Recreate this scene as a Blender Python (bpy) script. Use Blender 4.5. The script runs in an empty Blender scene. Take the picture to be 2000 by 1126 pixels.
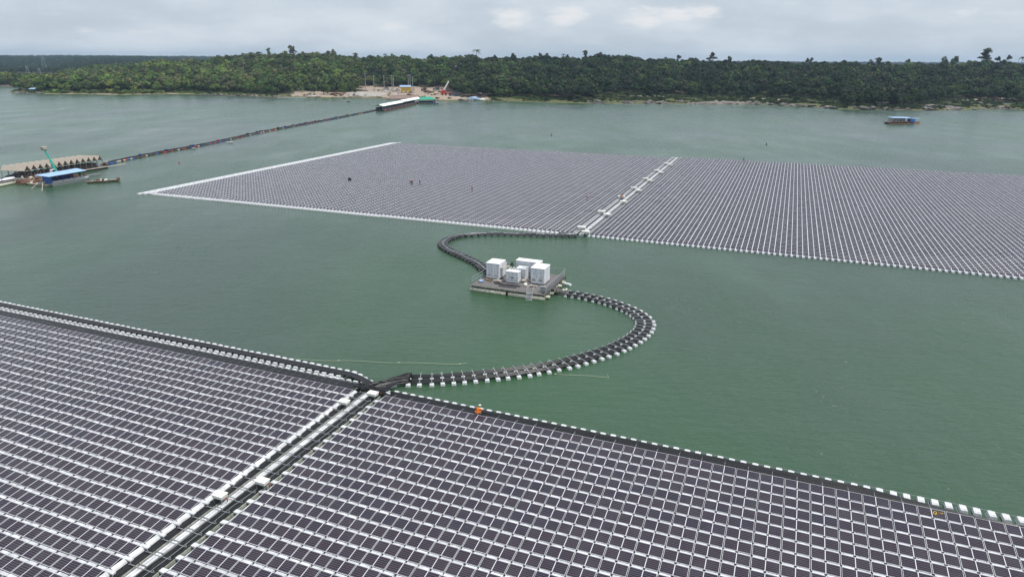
import bpy, math, random
import numpy as np
from mathutils import Vector, Matrix, Quaternion
random.seed(7); rng = np.random.default_rng(11)
scene = bpy.context.scene
COL = scene.collection
R = math.radians
# ------------------------------------------------------------------ camera
F, PITCH, ROLL, HC = 1336.93, 0.32235, 0.00542, 35.9157
cam = bpy.data.cameras.new('camera'); camo = bpy.data.objects.new('camera', cam); COL.objects.link(camo)
cam.sensor_width = 36; cam.lens = 36 * F / 2000; cam.clip_end = 30000; cam.clip_start = 0.5
camo.location = (0, 0, HC)
camo.matrix_world = Matrix.Translation((0, 0, HC)) @ Matrix.Rotation(math.pi / 2 - PITCH, 4, 'X') @ Matrix.Rotation(ROLL, 4, 'Z')
scene.camera = camo
CP, SP = math.cos(PITCH), math.sin(PITCH)

def ray(x, y):
    c, s = math.cos(ROLL), math.sin(ROLL)
    X, Y = x - 1000, y - 563
    a = c * X + s * Y; b = -s * X + c * Y
    return a, F * CP - b * SP, -F * SP - b * CP

def at(x, y, z=0.0):                       # where the sight line meets height z
    a, b, c = ray(x, y); t = (z - HC) / c
    return Vector((a * t, b * t, z))

def px_of(X, Y, Z):
    dz = Z - HC
    d = Y * CP - dz * SP; u = Y * SP + dz * CP
    x = F * X / d; y = -F * u / d
    c, s = math.cos(ROLL), math.sin(ROLL)
    return 1000 + c * x - s * y, 563 + s * x + c * y, d

# ------------------------------------------------------------------ helpers
def tag(o, label=None, cat=None, group=None, kind=None):
    if label: o['label'] = label
    if cat: o['category'] = cat
    if group: o['group'] = group
    if kind: o['kind'] = kind
    return o

def empty(name, loc, rz=0, sc=1, label=None, cat=None, group=None):
    o = bpy.data.objects.new(name, None); COL.objects.link(o)
    o.location = loc; o.rotation_euler = (0, 0, rz); o.scale = (sc, sc, sc); o.empty_display_size = .2
    return tag(o, label, cat, group)

BOXV = np.array([(-1, -1, -1), (1, -1, -1), (1, 1, -1), (-1, 1, -1), (-1, -1, 1), (1, -1, 1), (1, 1, 1), (-1, 1, 1)], float) / 2
BOXF = np.array([(0, 3, 2, 1), (4, 5, 6, 7), (0, 1, 5, 4), (1, 2, 6, 5), (2, 3, 7, 6), (3, 0, 4, 7)])

class MB:
    """collects shapes and links them as one mesh object"""
    def __init__(s): s.v = []; s.f = []; s.m = []; s.n = 0; s.uv = []; s.smooth = []
    def add(s, v, f, m=0, uv=None, smooth=False):
        v = np.asarray(v, float).reshape(-1, 3)
        for q in f:
            s.f.append([int(i) + s.n for i in q]); s.m.append(m); s.smooth.append(smooth)
            s.uv.append(uv if uv is not None else None)
        s.v.append(v); s.n += len(v); return s
    def box(s, c, d, rz=0, rx=0, m=0, ry=0, taper=None):
        v = BOXV * np.array(d, float)
        if taper: v[4:, :2] *= taper
        M = np.array((Matrix.Rotation(rz, 3, 'Z') @ Matrix.Rotation(ry, 3, 'Y') @ Matrix.Rotation(rx, 3, 'X')))
        return s.add(v @ M.T + np.array(c, float), BOXF, m)
    def bar(s, a, b, w=.05, h=None, m=0):
        a, b = Vector(a), Vector(b); d = b - a; L = d.length
        if L < 1e-6: return s
        q = d.to_track_quat('Z', 'Y').to_matrix(); M = np.array(q)
        v = BOXV * np.array([w, h or w, L]); return s.add(v @ M.T + np.array((a + b) / 2), BOXF, m)
    def cyl(s, a, b, r, r2=None, n=8, m=0, cap=True):
        a, b = Vector(a), Vector(b); d = b - a; r2 = r if r2 is None else r2
        M = np.array(d.to_track_quat('Z', 'Y').to_matrix()); L = d.length
        t = np.arange(n) * 2 * np.pi / n
        lo = np.stack([np.cos(t) * r, np.sin(t) * r, np.zeros(n)], 1); hi = np.stack([np.cos(t) * r2, np.sin(t) * r2, np.full(n, L)], 1)
        v = np.concatenate([lo, hi]) @ M.T + np.array(a)
        f = [(i, (i + 1) % n, n + (i + 1) % n, n + i) for i in range(n)]
        if cap: f += [tuple(range(n))[::-1], tuple(range(n, 2 * n))]
        return s.add(v, f, m, smooth=n > 6)
    def tube(s, pts, r, n=5, m=0):
        P = np.array([tuple(p) for p in pts], float); k = len(P)
        T = np.gradient(P, axis=0); T /= np.linalg.norm(T, axis=1)[:, None] + 1e-9
        side = np.cross(T, (0, 0, 1.0)); side /= np.linalg.norm(side, axis=1)[:, None] + 1e-9
        up = np.cross(side, T); t = np.arange(n) * 2 * np.pi / n
        rr = np.broadcast_to(np.asarray(r, float), (k,))
        v = (P[:, None] + rr[:, None, None] * (np.cos(t)[None, :, None] * side[:, None] + np.sin(t)[None, :, None] * up[:, None])).reshape(-1, 3)
        f = [(i * n + j, i * n + (j + 1) % n, (i + 1) * n + (j + 1) % n, (i + 1) * n + j) for i in range(k - 1) for j in range(n)]
        f += [tuple(range(n))[::-1], tuple((k - 1) * n + j for j in range(n))]
        return s.add(v, f, m, smooth=True)
    def quad(s, a, b, c, d, m=0): return s.add([a, b, c, d], [(0, 1, 2, 3)], m)
    def blob(s, c, d, m=0, seed=0, amp=.25, sub=2, flat=None):
        v, f = ico(sub); r = np.random.default_rng(seed)
        k = 1 + amp * (np.sin(v @ r.normal(size=3) * 3 + r.random() * 6) * .5 + np.sin(v @ r.normal(size=3) * 5 + r.random() * 6) * .35 + r.normal(size=len(v)) * .12)
        return s.add(v * k[:, None] * np.array(d) / 2 + np.array(c, float), f, m)
    def build(s, name, mats, parent=None, loc=None, bevel=0):
        me = bpy.data.meshes.new(name)
        me.from_pydata(np.concatenate(s.v).tolist() if s.v else [], [], s.f)
        if not isinstance(mats, (list, tuple)): mats = [mats]
        for m in mats: me.materials.append(m)
        me.polygons.foreach_set('material_index', s.m); me.polygons.foreach_set('use_smooth', s.smooth)
        if any(u is not None for u in s.uv):
            ul = me.uv_layers.new(name='UVMap'); i = 0
            for q, u in zip(s.f, s.uv):
                for k in range(len(q)):
                    ul.data[i].uv = u[k] if u is not None else (0, 0); i += 1
        o = bpy.data.objects.new(name, me); COL.objects.link(o)
        if parent: o.parent = parent
        if loc: o.location = loc
        if bevel:
            b = o.modifiers.new('b', 'BEVEL'); b.width = bevel; b.segments = 2; b.limit_method = 'ANGLE'
        return o

_ico = {}
def ico(sub):
    if sub not in _ico:
        import bmesh
        bm = bmesh.new(); bmesh.ops.create_icosphere(bm, subdivisions=sub, radius=1)
        _ico[sub] = (np.array([v.co[:] for v in bm.verts]), [tuple(v.index for v in f.verts) for f in bm.faces]); bm.free()
    return _ico[sub]

def fast_mesh(name, V, Q, mats, mi=None, UV=None, parent=None):      # big quad meshes from arrays
    me = bpy.data.meshes.new(name); nv, nq = len(V), len(Q)
    me.vertices.add(nv); me.vertices.foreach_set('co', np.asarray(V, np.float32).ravel())
    me.loops.add(nq * 4); me.loops.foreach_set('vertex_index', np.asarray(Q, np.int32).ravel())
    me.polygons.add(nq); me.polygons.foreach_set('loop_start', np.arange(nq, dtype=np.int32) * 4)
    if not isinstance(mats, (list, tuple)): mats = [mats]
    for m in mats: me.materials.append(m)
    if mi is not None: me.polygons.foreach_set('material_index', np.asarray(mi, np.int32))
    if UV is not None:
        ul = me.uv_layers.new(name='UVMap'); ul.data.foreach_set('uv', np.asarray(UV, np.float32).ravel())
    me.polygons.foreach_set('use_smooth', np.zeros(nq, bool))
    me.update(calc_edges=True); me.validate()
    o = bpy.data.objects.new(name, me); COL.objects.link(o)
    if parent: o.parent = parent
    return o

def many_boxes(C, D, rx=0.0, taper=1.0):                           # arrays of box centres / sizes -> V, Q
    C = np.asarray(C, float); D = np.broadcast_to(np.asarray(D, float), C.shape)
    b = BOXV.copy(); b[4:, :2] *= taper
    v = b[None] * D[:, None]
    if rx:
        c, s = math.cos(rx), math.sin(rx); y = v[..., 1] * c - v[..., 2] * s; z = v[..., 1] * s + v[..., 2] * c
        v = np.stack([v[..., 0], y, z], -1)
    V = (v + C[:, None]).reshape(-1, 3)
    Q = (BOXF[None] + (np.arange(len(C)) * 8)[:, None, None]).reshape(-1, 4)
    return V, Q

def copy_tree(o, parent=None):
    c = o.copy(); COL.objects.link(c); c.parent = parent
    for ch in list(o.children): copy_tree(ch, c)
    return c

# ------------------------------------------------------------------ materials
def mat(name, col, rough=.6, metal=0, var=.0, scale=3.0, spec=.5, bump=0.0, col2=None, objrand=0.0, stretch=None):
    m = bpy.data.materials.new(name); m.use_nodes = True; nt = m.node_tree; N = nt.nodes; L = nt.links
    b = N['Principled BSDF']; b.inputs['Roughness'].default_value = rough; b.inputs['Metallic'].default_value = metal
    b.inputs['Specular IOR Level'].default_value = spec
    b.inputs['Base Color'].default_value = (*col, 1)
    if var or col2 or objrand or bump:
        tc = N.new('ShaderNodeTexCoord'); nz = N.new('ShaderNodeTexNoise'); nz.inputs['Scale'].default_value = scale; nz.inputs['Detail'].default_value = 6
        src = tc.outputs['Object']
        if stretch:
            mp = N.new('ShaderNodeMapping'); mp.inputs['Scale'].default_value = stretch; L.new(src, mp.inputs[0]); src = mp.outputs[0]
        L.new(src, nz.inputs['Vector'])
        mx = N.new('ShaderNodeMix'); mx.data_type = 'RGBA'
        c2 = col2 or tuple(max(0, c * (1 - var)) for c in col); c1 = col if col2 else tuple(c * (1 + var * .5) for c in col)
        mx.inputs['A'].default_value = (*c1, 1); mx.inputs['B'].default_value = (*c2, 1)
        rp = N.new('ShaderNodeValToRGB'); rp.color_ramp.elements[0].position = .35; rp.color_ramp.elements[1].position = .65
        L.new(nz.outputs['Fac'], rp.inputs[0]); L.new(rp.outputs[0], mx.inputs['Factor'])
        out = mx.outputs['Result']
        if objrand:
            oi = N.new('ShaderNodeObjectInfo'); hs = N.new('ShaderNodeHueSaturation')
            mr = N.new('ShaderNodeMapRange'); mr.inputs['To Min'].default_value = 1 - objrand; mr.inputs['To Max'].default_value = 1 + objrand
            L.new(oi.outputs['Random'], mr.inputs['Value']); L.new(mr.outputs[0], hs.inputs['Value'])
            mr2 = N.new('ShaderNodeMapRange'); mr2.inputs['To Min'].default_value = .47; mr2.inputs['To Max'].default_value = .53
            ml = N.new('ShaderNodeMath'); ml.operation = 'MULTIPLY'; ml.inputs[1].default_value = 7.31; fr = N.new('ShaderNodeMath'); fr.operation = 'FRACT'
            L.new(oi.outputs['Random'], ml.inputs[0]); L.new(ml.outputs[0], fr.inputs[0]); L.new(fr.outputs[0], mr2.inputs['Value']); L.new(mr2.outputs[0], hs.inputs['Hue'])
            L.new(out, hs.inputs['Color']); out = hs.outputs[0]
        L.new(out, b.inputs['Base Color'])
        if bump:
            bp = N.new('ShaderNodeBump'); bp.inputs['Strength'].default_value = bump; bp.inputs['Distance'].default_value = .05
            L.new(nz.outputs['Fac'], bp.inputs['Height']); L.new(bp.outputs[0], b.inputs['Normal'])
    return m

M = {}
M['frame'] = mat('aluminium', (.64, .64, .67), .45, .2, .1, 2)
M['float'] = mat('white_plastic', (.64, .65, .67), .5, 0, .25, 1.6)
M['row_float'] = mat('row_float_plastic', (.60, .61, .64), .5, 0, .25, 1.2)
M['float_far'] = mat('white_plastic_far', (.64, .65, .68), .5, 0, .15, .6)
M['dirty_float'] = mat('dirty_white_plastic', (.42, .42, .38), .6, 0, .35, 4)
M['cable'] = mat('black_rubber', (.018, .018, .020), .30, 0, .3, 5)
M['cable_grey'] = mat('dusty_rubber', (.10, .09, .10), .55, 0, .4, 2)
M['galv'] = mat('galvanised_steel', (.42, .43, .45), .45, .5, .2, 6)
M['boxwhite'] = mat('ivory_enamel', (.78, .78, .72), .4, 0, .05, 2)
M['white'] = mat('white_paint', (.74, .76, .80), .45, 0, .22, 1.5, stretch=(4, 4, .35))
M['roofwhite'] = mat('white_roof_paint', (.85, .86, .87), .4, 0, .06, 1)
M['cream'] = mat('cream_pontoon', (.66, .65, .54), .6, 0, .4, 2.5, col2=(.42, .42, .32))
M['deck'] = mat('weathered_deck', (.20, .19, .185), .8, 0, 0, 3, col2=(.10, .09, .09), stretch=(1, 8, 1))
M['dark'] = mat('dark_metal', (.03, .03, .035), .6)
M['darkgrey'] = mat('dark_grey', (.08, .08, .09), .7, 0, .3, 3)
M['rust'] = mat('rusty_steel', (.16, .075, .045), .8, 0, .4, 4)
M['wood'] = mat('weathered_wood', (.20, .15, .11), .85, 0, .4, 3)
M['palewood'] = mat('pale_wood', (.50, .45, .38), .85, 0, .35, 3)
M['thatch'] = mat('dry_thatch', (.46, .40, .34), .95, 0, .3, 2.5, bump=.4, stretch=(6, 1, 1))
M['bluesheet'] = mat('light_blue_sheet', (.33, .50, .74), .5, 0, .12, .7)
M['navy'] = mat('navy_paint', (.03, .07, .25), .5, 0, .2, 2)
M['blue'] = mat('blue_plastic', (.04, .13, .42), .5, 0, .2, 2)
M['paleblue'] = mat('pale_blue_fabric', (.30, .42, .62), .7, 0, .2, 3)
M['red'] = mat('red_paint', (.42, .03, .025), .45, 0, .2, 2)
M['orange'] = mat('orange_cloth', (.80, .20, .02), .7, 0, .12, 6)
M['pink'] = mat('pink_cloth', (.55, .25, .28), .8)
M['yellow'] = mat('yellow_paint', (.70, .45, .03), .6, 0, .12, .8)
M['teal'] = mat('teal_paint', (.06, .48, .40), .4, 0, .15, 2)
M['green'] = mat('green_sheet', (.02, .33, .22), .5, 0, .2, .6)
M['skin'] = mat('skin', (.28, .15, .09), .6)
M['hair'] = mat('black_hair', (.012, .01, .01), .6)
M['jean'] = mat('dark_trousers', (.03, .035, .06), .8)
M['grass_dry'] = mat('dry_canvas', (.36, .34, .30), .8, 0, .3, 2)
M['rock'] = mat('grey_rock', (.15, .135, .125), .9, 0, 0, .5, col2=(.065, .06, .055), bump=.5)
M['palerock'] = mat('pale_rock', (.23, .20, .18), .9, 0, 0, .4, col2=(.10, .09, .085), bump=.5)
M['bark'] = mat('bark', (.10, .085, .07), .95, 0, .4, 2)
M['concrete'] = mat('concrete', (.36, .33, .30), .85, 0, .2, .3)
M['tyre'] = mat('tyre', (.02, .02, .02), .8)
M['glass'] = mat('dark_glass', (.02, .025, .03), .08)
M['greenrope'] = mat('pale_rope', (.42, .48, .36), .8)
M['plantgreen'] = mat('tarp_green', (.03, .07, .03), .8, 0, .3, 4)
def leafmat(name, a, b):
    m = mat(name, a, .65, 0, 0, .35, spec=.25, col2=b, objrand=.55)
    nt = m.node_tree; N = nt.nodes; L = nt.links; pb = N['Principled BSDF']; src = pb.inputs['Base Color'].links[0].from_socket
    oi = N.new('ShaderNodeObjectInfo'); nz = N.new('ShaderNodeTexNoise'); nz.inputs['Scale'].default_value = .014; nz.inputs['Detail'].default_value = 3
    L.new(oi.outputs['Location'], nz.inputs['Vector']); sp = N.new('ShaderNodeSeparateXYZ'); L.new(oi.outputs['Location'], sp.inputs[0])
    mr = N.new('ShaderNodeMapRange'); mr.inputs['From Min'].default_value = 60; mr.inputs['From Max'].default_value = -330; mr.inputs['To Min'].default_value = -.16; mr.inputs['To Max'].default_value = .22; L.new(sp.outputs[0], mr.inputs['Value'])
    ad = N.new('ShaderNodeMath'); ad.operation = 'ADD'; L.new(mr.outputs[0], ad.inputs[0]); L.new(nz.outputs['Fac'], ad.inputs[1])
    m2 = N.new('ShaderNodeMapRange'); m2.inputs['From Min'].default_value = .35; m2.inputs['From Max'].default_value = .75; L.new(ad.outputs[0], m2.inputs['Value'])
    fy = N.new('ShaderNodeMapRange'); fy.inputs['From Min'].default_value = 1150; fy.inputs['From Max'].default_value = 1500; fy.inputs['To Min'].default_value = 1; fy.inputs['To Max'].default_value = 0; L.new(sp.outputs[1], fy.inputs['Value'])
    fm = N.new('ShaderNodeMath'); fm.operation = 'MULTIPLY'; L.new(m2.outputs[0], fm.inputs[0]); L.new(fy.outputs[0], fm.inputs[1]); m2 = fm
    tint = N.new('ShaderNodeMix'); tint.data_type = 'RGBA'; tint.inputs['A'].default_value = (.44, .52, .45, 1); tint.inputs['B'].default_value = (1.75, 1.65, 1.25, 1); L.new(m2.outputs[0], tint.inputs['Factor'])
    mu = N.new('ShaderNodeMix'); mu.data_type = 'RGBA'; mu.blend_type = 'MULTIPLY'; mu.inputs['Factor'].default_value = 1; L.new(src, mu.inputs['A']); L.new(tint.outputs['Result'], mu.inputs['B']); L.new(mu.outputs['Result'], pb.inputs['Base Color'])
    return m
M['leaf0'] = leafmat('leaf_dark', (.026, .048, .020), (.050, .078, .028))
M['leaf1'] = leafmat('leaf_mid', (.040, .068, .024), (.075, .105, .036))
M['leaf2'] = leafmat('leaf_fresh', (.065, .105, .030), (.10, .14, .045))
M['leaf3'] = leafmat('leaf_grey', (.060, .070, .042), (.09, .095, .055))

def panel_mat(name, fine):
    m = bpy.data.materials.new(name); m.use_nodes = True; nt = m.node_tree; N = nt.nodes; L = nt.links
    b = N['Principled BSDF']; b.inputs['Roughness'].default_value = .16; b.inputs['IOR'].default_value = 1.36 if fine else 1.30
    b.inputs['Specular IOR Level'].default_value = .5
    uv = N.new('ShaderNodeUVMap'); sep = N.new('ShaderNodeSeparateXYZ'); L.new(uv.outputs[0], sep.inputs[0])
    def M_(op, a, bv=None, c=None):
        n = N.new('ShaderNodeMath'); n.operation = op
        for i, x in enumerate((a, bv, c)):
            if x is None: continue
            if isinstance(x, (int, float)): n.inputs[i].default_value = x
            else: L.new(x, n.inputs[i])
        return n.outputs[0]
    u, v = sep.outputs[0], sep.outputs[1]
    fu = M_('FRACT', M_('MULTIPLY', u, 1.0)); fv = M_('FRACT', v)
    # white centre strip and white rim of the module
    mid = M_('LESS_THAN', M_('ABSOLUTE', M_('SUBTRACT', fu, .5)), .014 if fine else .028)
    rim = M_('MAXIMUM', M_('LESS_THAN', M_('MINIMUM', fu, M_('SUBTRACT', 1.0, fu)), .011 if fine else .008), M_('LESS_THAN', M_('MINIMUM', fv, M_('SUBTRACT', 1.0, fv)), .024 if fine else .012))
    white = M_('MAXIMUM', mid, rim)
    cv = M_('FRACT', M_('MULTIPLY', v, 6.0)); cu = M_('FRACT', M_('MULTIPLY', u, 24.0))
    lv = M_('LESS_THAN', M_('ABSOLUTE', M_('SUBTRACT', cv, .5)), .13); lu = M_('LESS_THAN', M_('ABSOLUTE', M_('SUBTRACT', cu, .5)), .07)
    line = M_('MAXIMUM', lv, M_('MULTIPLY', lu, .4))
    geo = N.new('ShaderNodeNewGeometry')
    wn = N.new('ShaderNodeTexWhiteNoise'); wn.noise_dimensions = '2D'
    fl = N.new('ShaderNodeVectorMath'); fl.operation = 'FLOOR'; L.new(uv.outputs[0], fl.inputs[0]); L.new(fl.outputs[0], wn.inputs['Vector'])
    cell = N.new('ShaderNodeMix'); cell.data_type = 'RGBA'; cell.inputs['A'].default_value = (.014, .012, .022, 1); cell.inputs['B'].default_value = (.024, .014, .022, 1)
    L.new(wn.outputs['Value'], cell.inputs['Factor'])
    m1 = N.new('ShaderNodeMix'); m1.data_type = 'RGBA'; m1.inputs['B'].default_value = (.085, .08, .105, 1)
    L.new(cell.outputs['Result'], m1.inputs['A']); L.new(line, m1.inputs['Factor'])
    m2 = N.new('ShaderNodeMix'); m2.data_type = 'RGBA'; m2.inputs['B'].default_value = (.66, .66, .70, 1)
    L.new(m1.outputs['Result'], m2.inputs['A']); L.new(white, m2.inputs['Factor'])
    # thin dust
    nz = N.new('ShaderNodeTexNoise'); nz.inputs['Scale'].default_value = .6; nz.inputs['Detail'].default_value = 5; L.new(geo.outputs['Position'], nz.inputs['Vector'])
    m3 = N.new('ShaderNodeMix'); m3.data_type = 'RGBA'; m3.inputs['B'].default_value = (.20, .19, .20, 1)
    mr = N.new('ShaderNodeMapRange'); mr.inputs['From Min'].default_value = .4; mr.inputs['From Max'].default_value = .8; mr.inputs['To Min'].default_value = .0; mr.inputs['To Max'].default_value = .10
    L.new(nz.outputs['Fac'], mr.inputs['Value']); L.new(mr.outputs[0], m3.inputs['Factor']); L.new(m2.outputs['Result'], m3.inputs['A'])
    L.new(m3.outputs['Result'], b.inputs['Base Color'])
    rr = M_('MULTIPLY_ADD', wn.outputs['Value'], .08, .14); L.new(rr, b.inputs['Roughness'])
    return m
M['panel'] = panel_mat('solar_glass_near', True)
M['panel_far'] = panel_mat('solar_glass_far', False)

# ------------------------------------------------------------------ world, sun
SUN_EL, SUN_AZ = 66, 112
w = bpy.data.worlds.new('World'); scene.world = w; w.use_nodes = True; nt = w.node_tree; N = nt.nodes; L = nt.links
bg = N['Background']; bg.inputs['Strength'].default_value = .12
sky = N.new('ShaderNodeTexSky'); sky.sky_type = 'NISHITA'; sky.sun_disc = False; sky.sun_elevation = R(SUN_EL); sky.sun_rotation = R(SUN_AZ)
sky.air_density = 1.0; sky.dust_density = 2.0; sky.ozone_density = 1.5
tc = N.new('ShaderNodeTexCoord'); sp = N.new('ShaderNodeSeparateXYZ'); L.new(tc.outputs['Generated'], sp.inputs[0])
def wm(op, a, b=None, c=None):
    n = N.new('ShaderNodeMath'); n.operation = op
    for i, x in enumerate((a, b, c)):
        if x is None: continue
        if isinstance(x, (int, float)): n.inputs[i].default_value = x
        else: L.new(x, n.inputs[i])
    return n.outputs[0]
az = wm('ARCTAN2', sp.outputs[0], sp.outputs[1]); el = wm('ARCSINE', sp.outputs[2])
cb = N.new('ShaderNodeCombineXYZ'); L.new(az, cb.inputs[0]); L.new(wm('MULTIPLY', el, 3.2), cb.inputs[1])
# high thin veil: streaky noise
n1 = N.new('ShaderNodeTexNoise'); n1.inputs['Scale'].default_value = 5; n1.inputs['Detail'].default_value = 8; n1.inputs['Roughness'].default_value = .55; L.new(cb.outputs[0], n1.inputs['Vector'])
veil = N.new('ShaderNodeMapRange'); veil.interpolation_type = 'SMOOTHSTEP'; veil.inputs['From Min'].default_value = .36; veil.inputs['From Max'].default_value = .68; veil.inputs['To Min'].default_value = .0; veil.inputs['To Max'].default_value = 1
L.new(n1.outputs['Fac'], veil.inputs['Value'])
base = N.new('ShaderNodeMix'); base.data_type = 'RGBA'; base.inputs['Factor'].default_value = .86; base.inputs['B'].default_value = (4.85, 5.55, 6.3, 1)
L.new(sky.outputs[0], base.inputs['A'])
mv = N.new('ShaderNodeMix'); mv.data_type = 'RGBA'; mv.inputs['B'].default_value = (5.95, 6.45, 6.95, 1)
L.new(base.outputs['Result'], mv.inputs['A']); L.new(veil.outputs[0], mv.inputs['Factor'])
# puffy cumulus low over the far shore
n2 = N.new('ShaderNodeTexNoise'); n2.inputs['Scale'].default_value = 26; n2.inputs['Detail'].default_value = 9; n2.inputs['Roughness'].default_value = .58; L.new(cb.outputs[0], n2.inputs['Vector'])
clouds = [(1000, 33, 42, 24), (1108, 32, 42, 21), (1262, 37, 50, 20), (1370, 22, 44, 15), (1315, 30, 50, 12), (850, 38, 44, 16), (770, 52, 50, 14), (288, 63, 30, 7), (160, 58, 40, 8), (1500, 33, 60, 9), (600, 76, 60, 9), (1900, 25, 70, 15), (70, 20, 60, 12)]
tot = None
for i, (cx, cy, rx, ry) in enumerate(clouds):
    a, b, c = ray(cx, cy); A_ = math.atan2(a, b); E_ = math.asin(c / math.sqrt(a * a + b * b + c * c))
    ex = wm('DIVIDE', wm('SUBTRACT', az, A_), rx / F * 1.25); ey = wm('DIVIDE', wm('SUBTRACT', el, E_), ry / F * 1.35)
    d = wm('SUBTRACT', 1.0, wm('ADD', wm('MULTIPLY', ex, ex), wm('MULTIPLY', ey, ey)))
    d = wm('MAXIMUM', d, 0.0)
    if i > 4: d = wm('MULTIPLY', d, .55 if i < 8 else .35)
    tot = d if tot is None else wm('MAXIMUM', tot, d)
dens = wm('ADD', wm('MULTIPLY', tot, .55), wm('MULTIPLY', n2.outputs['Fac'], 1.1))
cm = N.new('ShaderNodeMapRange'); cm.interpolation_type = 'SMOOTHSTEP'; cm.inputs['From Min'].default_value = .72; cm.inputs['From Max'].default_value = 1.18; cm.inputs['To Max'].default_value = .8
L.new(dens, cm.inputs['Value'])
cmm = wm('MULTIPLY', cm.outputs[0], wm('GREATER_THAN', tot, 0.0)); 
sm = N.new('ShaderNodeMapRange'); sm.inputs['From Max'].default_value = .25; L.new(tot, sm.inputs['Value'])
cfac = wm('MULTIPLY', cm.outputs[0], sm.outputs[0])
mc = N.new('ShaderNodeMix'); mc.data_type = 'RGBA'; mc.inputs['B'].default_value = (7.2, 7.2, 7.3, 1)
L.new(mv.outputs['Result'], mc.inputs['A']); L.new(cfac, mc.inputs['Factor']); L.new(mc.outputs['Result'], bg.inputs['Color'])
sl = bpy.data.lights.new('sun', 'SUN'); sl.energy = 3.5; sl.angle = R(1.5); sl.color = (1, .96, .9)
so = bpy.data.objects.new('sun', sl); COL.objects.link(so)
S = Vector((math.sin(R(SUN_AZ)) * math.cos(R(SUN_EL)), math.cos(R(SUN_AZ)) * math.cos(R(SUN_EL)), math.sin(R(SUN_EL))))
so.rotation_euler = S.to_track_quat('Z', 'Y').to_euler(); so.location = (60, 0, 90)
scene.view_settings.view_transform = 'Standard'; scene.view_settings.look = 'None'; scene.view_settings.gamma = 1
scene.view_settings.exposure = 0.0
try:
    scene.cycles.max_bounces = 6; scene.cycles.diffuse_bounces = 2; scene.cycles.volume_bounces = 0; scene.cycles.glossy_bounces = 3
except Exception: pass

# ------------------------------------------------------------------ water
def water_mat():
    m = bpy.data.materials.new('green_lake_water'); m.use_nodes = True; nt = m.node_tree; N = nt.nodes; L = nt.links
    b = N['Principled BSDF']; b.inputs['IOR'].default_value = 1.46; b.inputs['Roughness'].default_value = .12
    tc = N.new('ShaderNodeTexCoord')
    def noise(sc, st, det=3, rough=.5, rot=0):
        mp = N.new('ShaderNodeMapping'); mp.inputs['Scale'].default_value = st; mp.inputs['Rotation'].default_value = (0, 0, rot)
        L.new(tc.outputs['Object'], mp.inputs[0]); n = N.new('ShaderNodeTexNoise'); n.inputs['Scale'].default_value = sc; n.inputs['Detail'].default_value = det; n.inputs['Roughness'].default_value = rough
        L.new(mp.outputs[0], n.inputs['Vector']); return n.outputs['Fac']
    def mm(op, a, b_=None, c=None):
        n = N.new('ShaderNodeMath'); n.operation = op
        for i, x in enumerate((a, b_, c)):
            if x is None: continue
            if isinstance(x, (int, float)): n.inputs[i].default_value = x
            else: L.new(x, n.inputs[i])
        return n.outputs[0]
    big = noise(.012, (1, .6, 1), 4, .55, .3); big2 = noise(.045, (1, .5, 1), 4, .6, -.4)
    col = N.new('ShaderNodeMix'); col.data_type = 'RGBA'; col.inputs['A'].default_value = (.028, .080, .032, 1); col.inputs['B'].default_value = (.046, .078, .060, 1)  # greener patches, plus slate painted in for sky reflected by ruffled water
    mr = N.new('ShaderNodeMapRange'); mr.inputs['From Min'].default_value = .38; mr.inputs['From Max'].default_value = .62; L.new(big, mr.inputs['Value']); L.new(mr.outputs[0], col.inputs['Factor'])
    L.new(col.outputs['Result'], b.inputs['Base Color'])
    w1 = noise(1.0, (.42, 1.15, 1), 4, .6, .12); w2 = noise(2.4, (.55, 1.0, 1), 3, .6, -.25); w3 = noise(.22, (.5, 1, 1), 2, .5, .2)
    amp = N.new('ShaderNodeMapRange'); amp.inputs['From Min'].default_value = .40; amp.inputs['From Max'].default_value = .60; amp.inputs['To Min'].default_value = .35; amp.inputs['To Max'].default_value = 1.6
    L.new(mm('ADD', mm('MULTIPLY', big, .6), mm('MULTIPLY', big2, .4)), amp.inputs['Value'])
    hgt = mm('ADD', mm('ADD', w1, mm('MULTIPLY', w2, .35)), mm('MULTIPLY', w3, 1.1))
    sy = N.new('ShaderNodeSeparateXYZ'); L.new(tc.outputs['Object'], sy.inputs[0])
    shel = N.new('ShaderNodeMapRange'); shel.inputs['From Min'].default_value = 110; shel.inputs['From Max'].default_value = 360; shel.inputs['To Min'].default_value = 1.3; shel.inputs['To Max'].default_value = .12; L.new(sy.outputs[1], shel.inputs['Value'])
    hgt = mm('MULTIPLY', mm('MULTIPLY', hgt, amp.outputs[0]), shel.outputs[0])
    bp = N.new('ShaderNodeBump'); bp.inputs['Strength'].default_value = 1; bp.inputs['Distance'].default_value = .20; L.new(hgt, bp.inputs['Height']); L.new(bp.outputs[0], b.inputs['Normal'])
    rr = N.new('ShaderNodeMapRange'); rr.inputs['From Min'].default_value = .3; rr.inputs['From Max'].default_value = .7; rr.inputs['To Min'].default_value = .18; rr.inputs['To Max'].default_value = .30
    L.new(big2, rr.inputs['Value']); L.new(rr.outputs[0], b.inputs['Roughness'])
    return m
wb = MB(); wb.quad((-5500, -300, 0), (5500, -300, 0), (5500, 9000, 0), (-5500, 9000, 0))
tag(wb.build('water', water_mat()), 'green lake water with fine wind ripples', None, None, 'structure')

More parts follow.
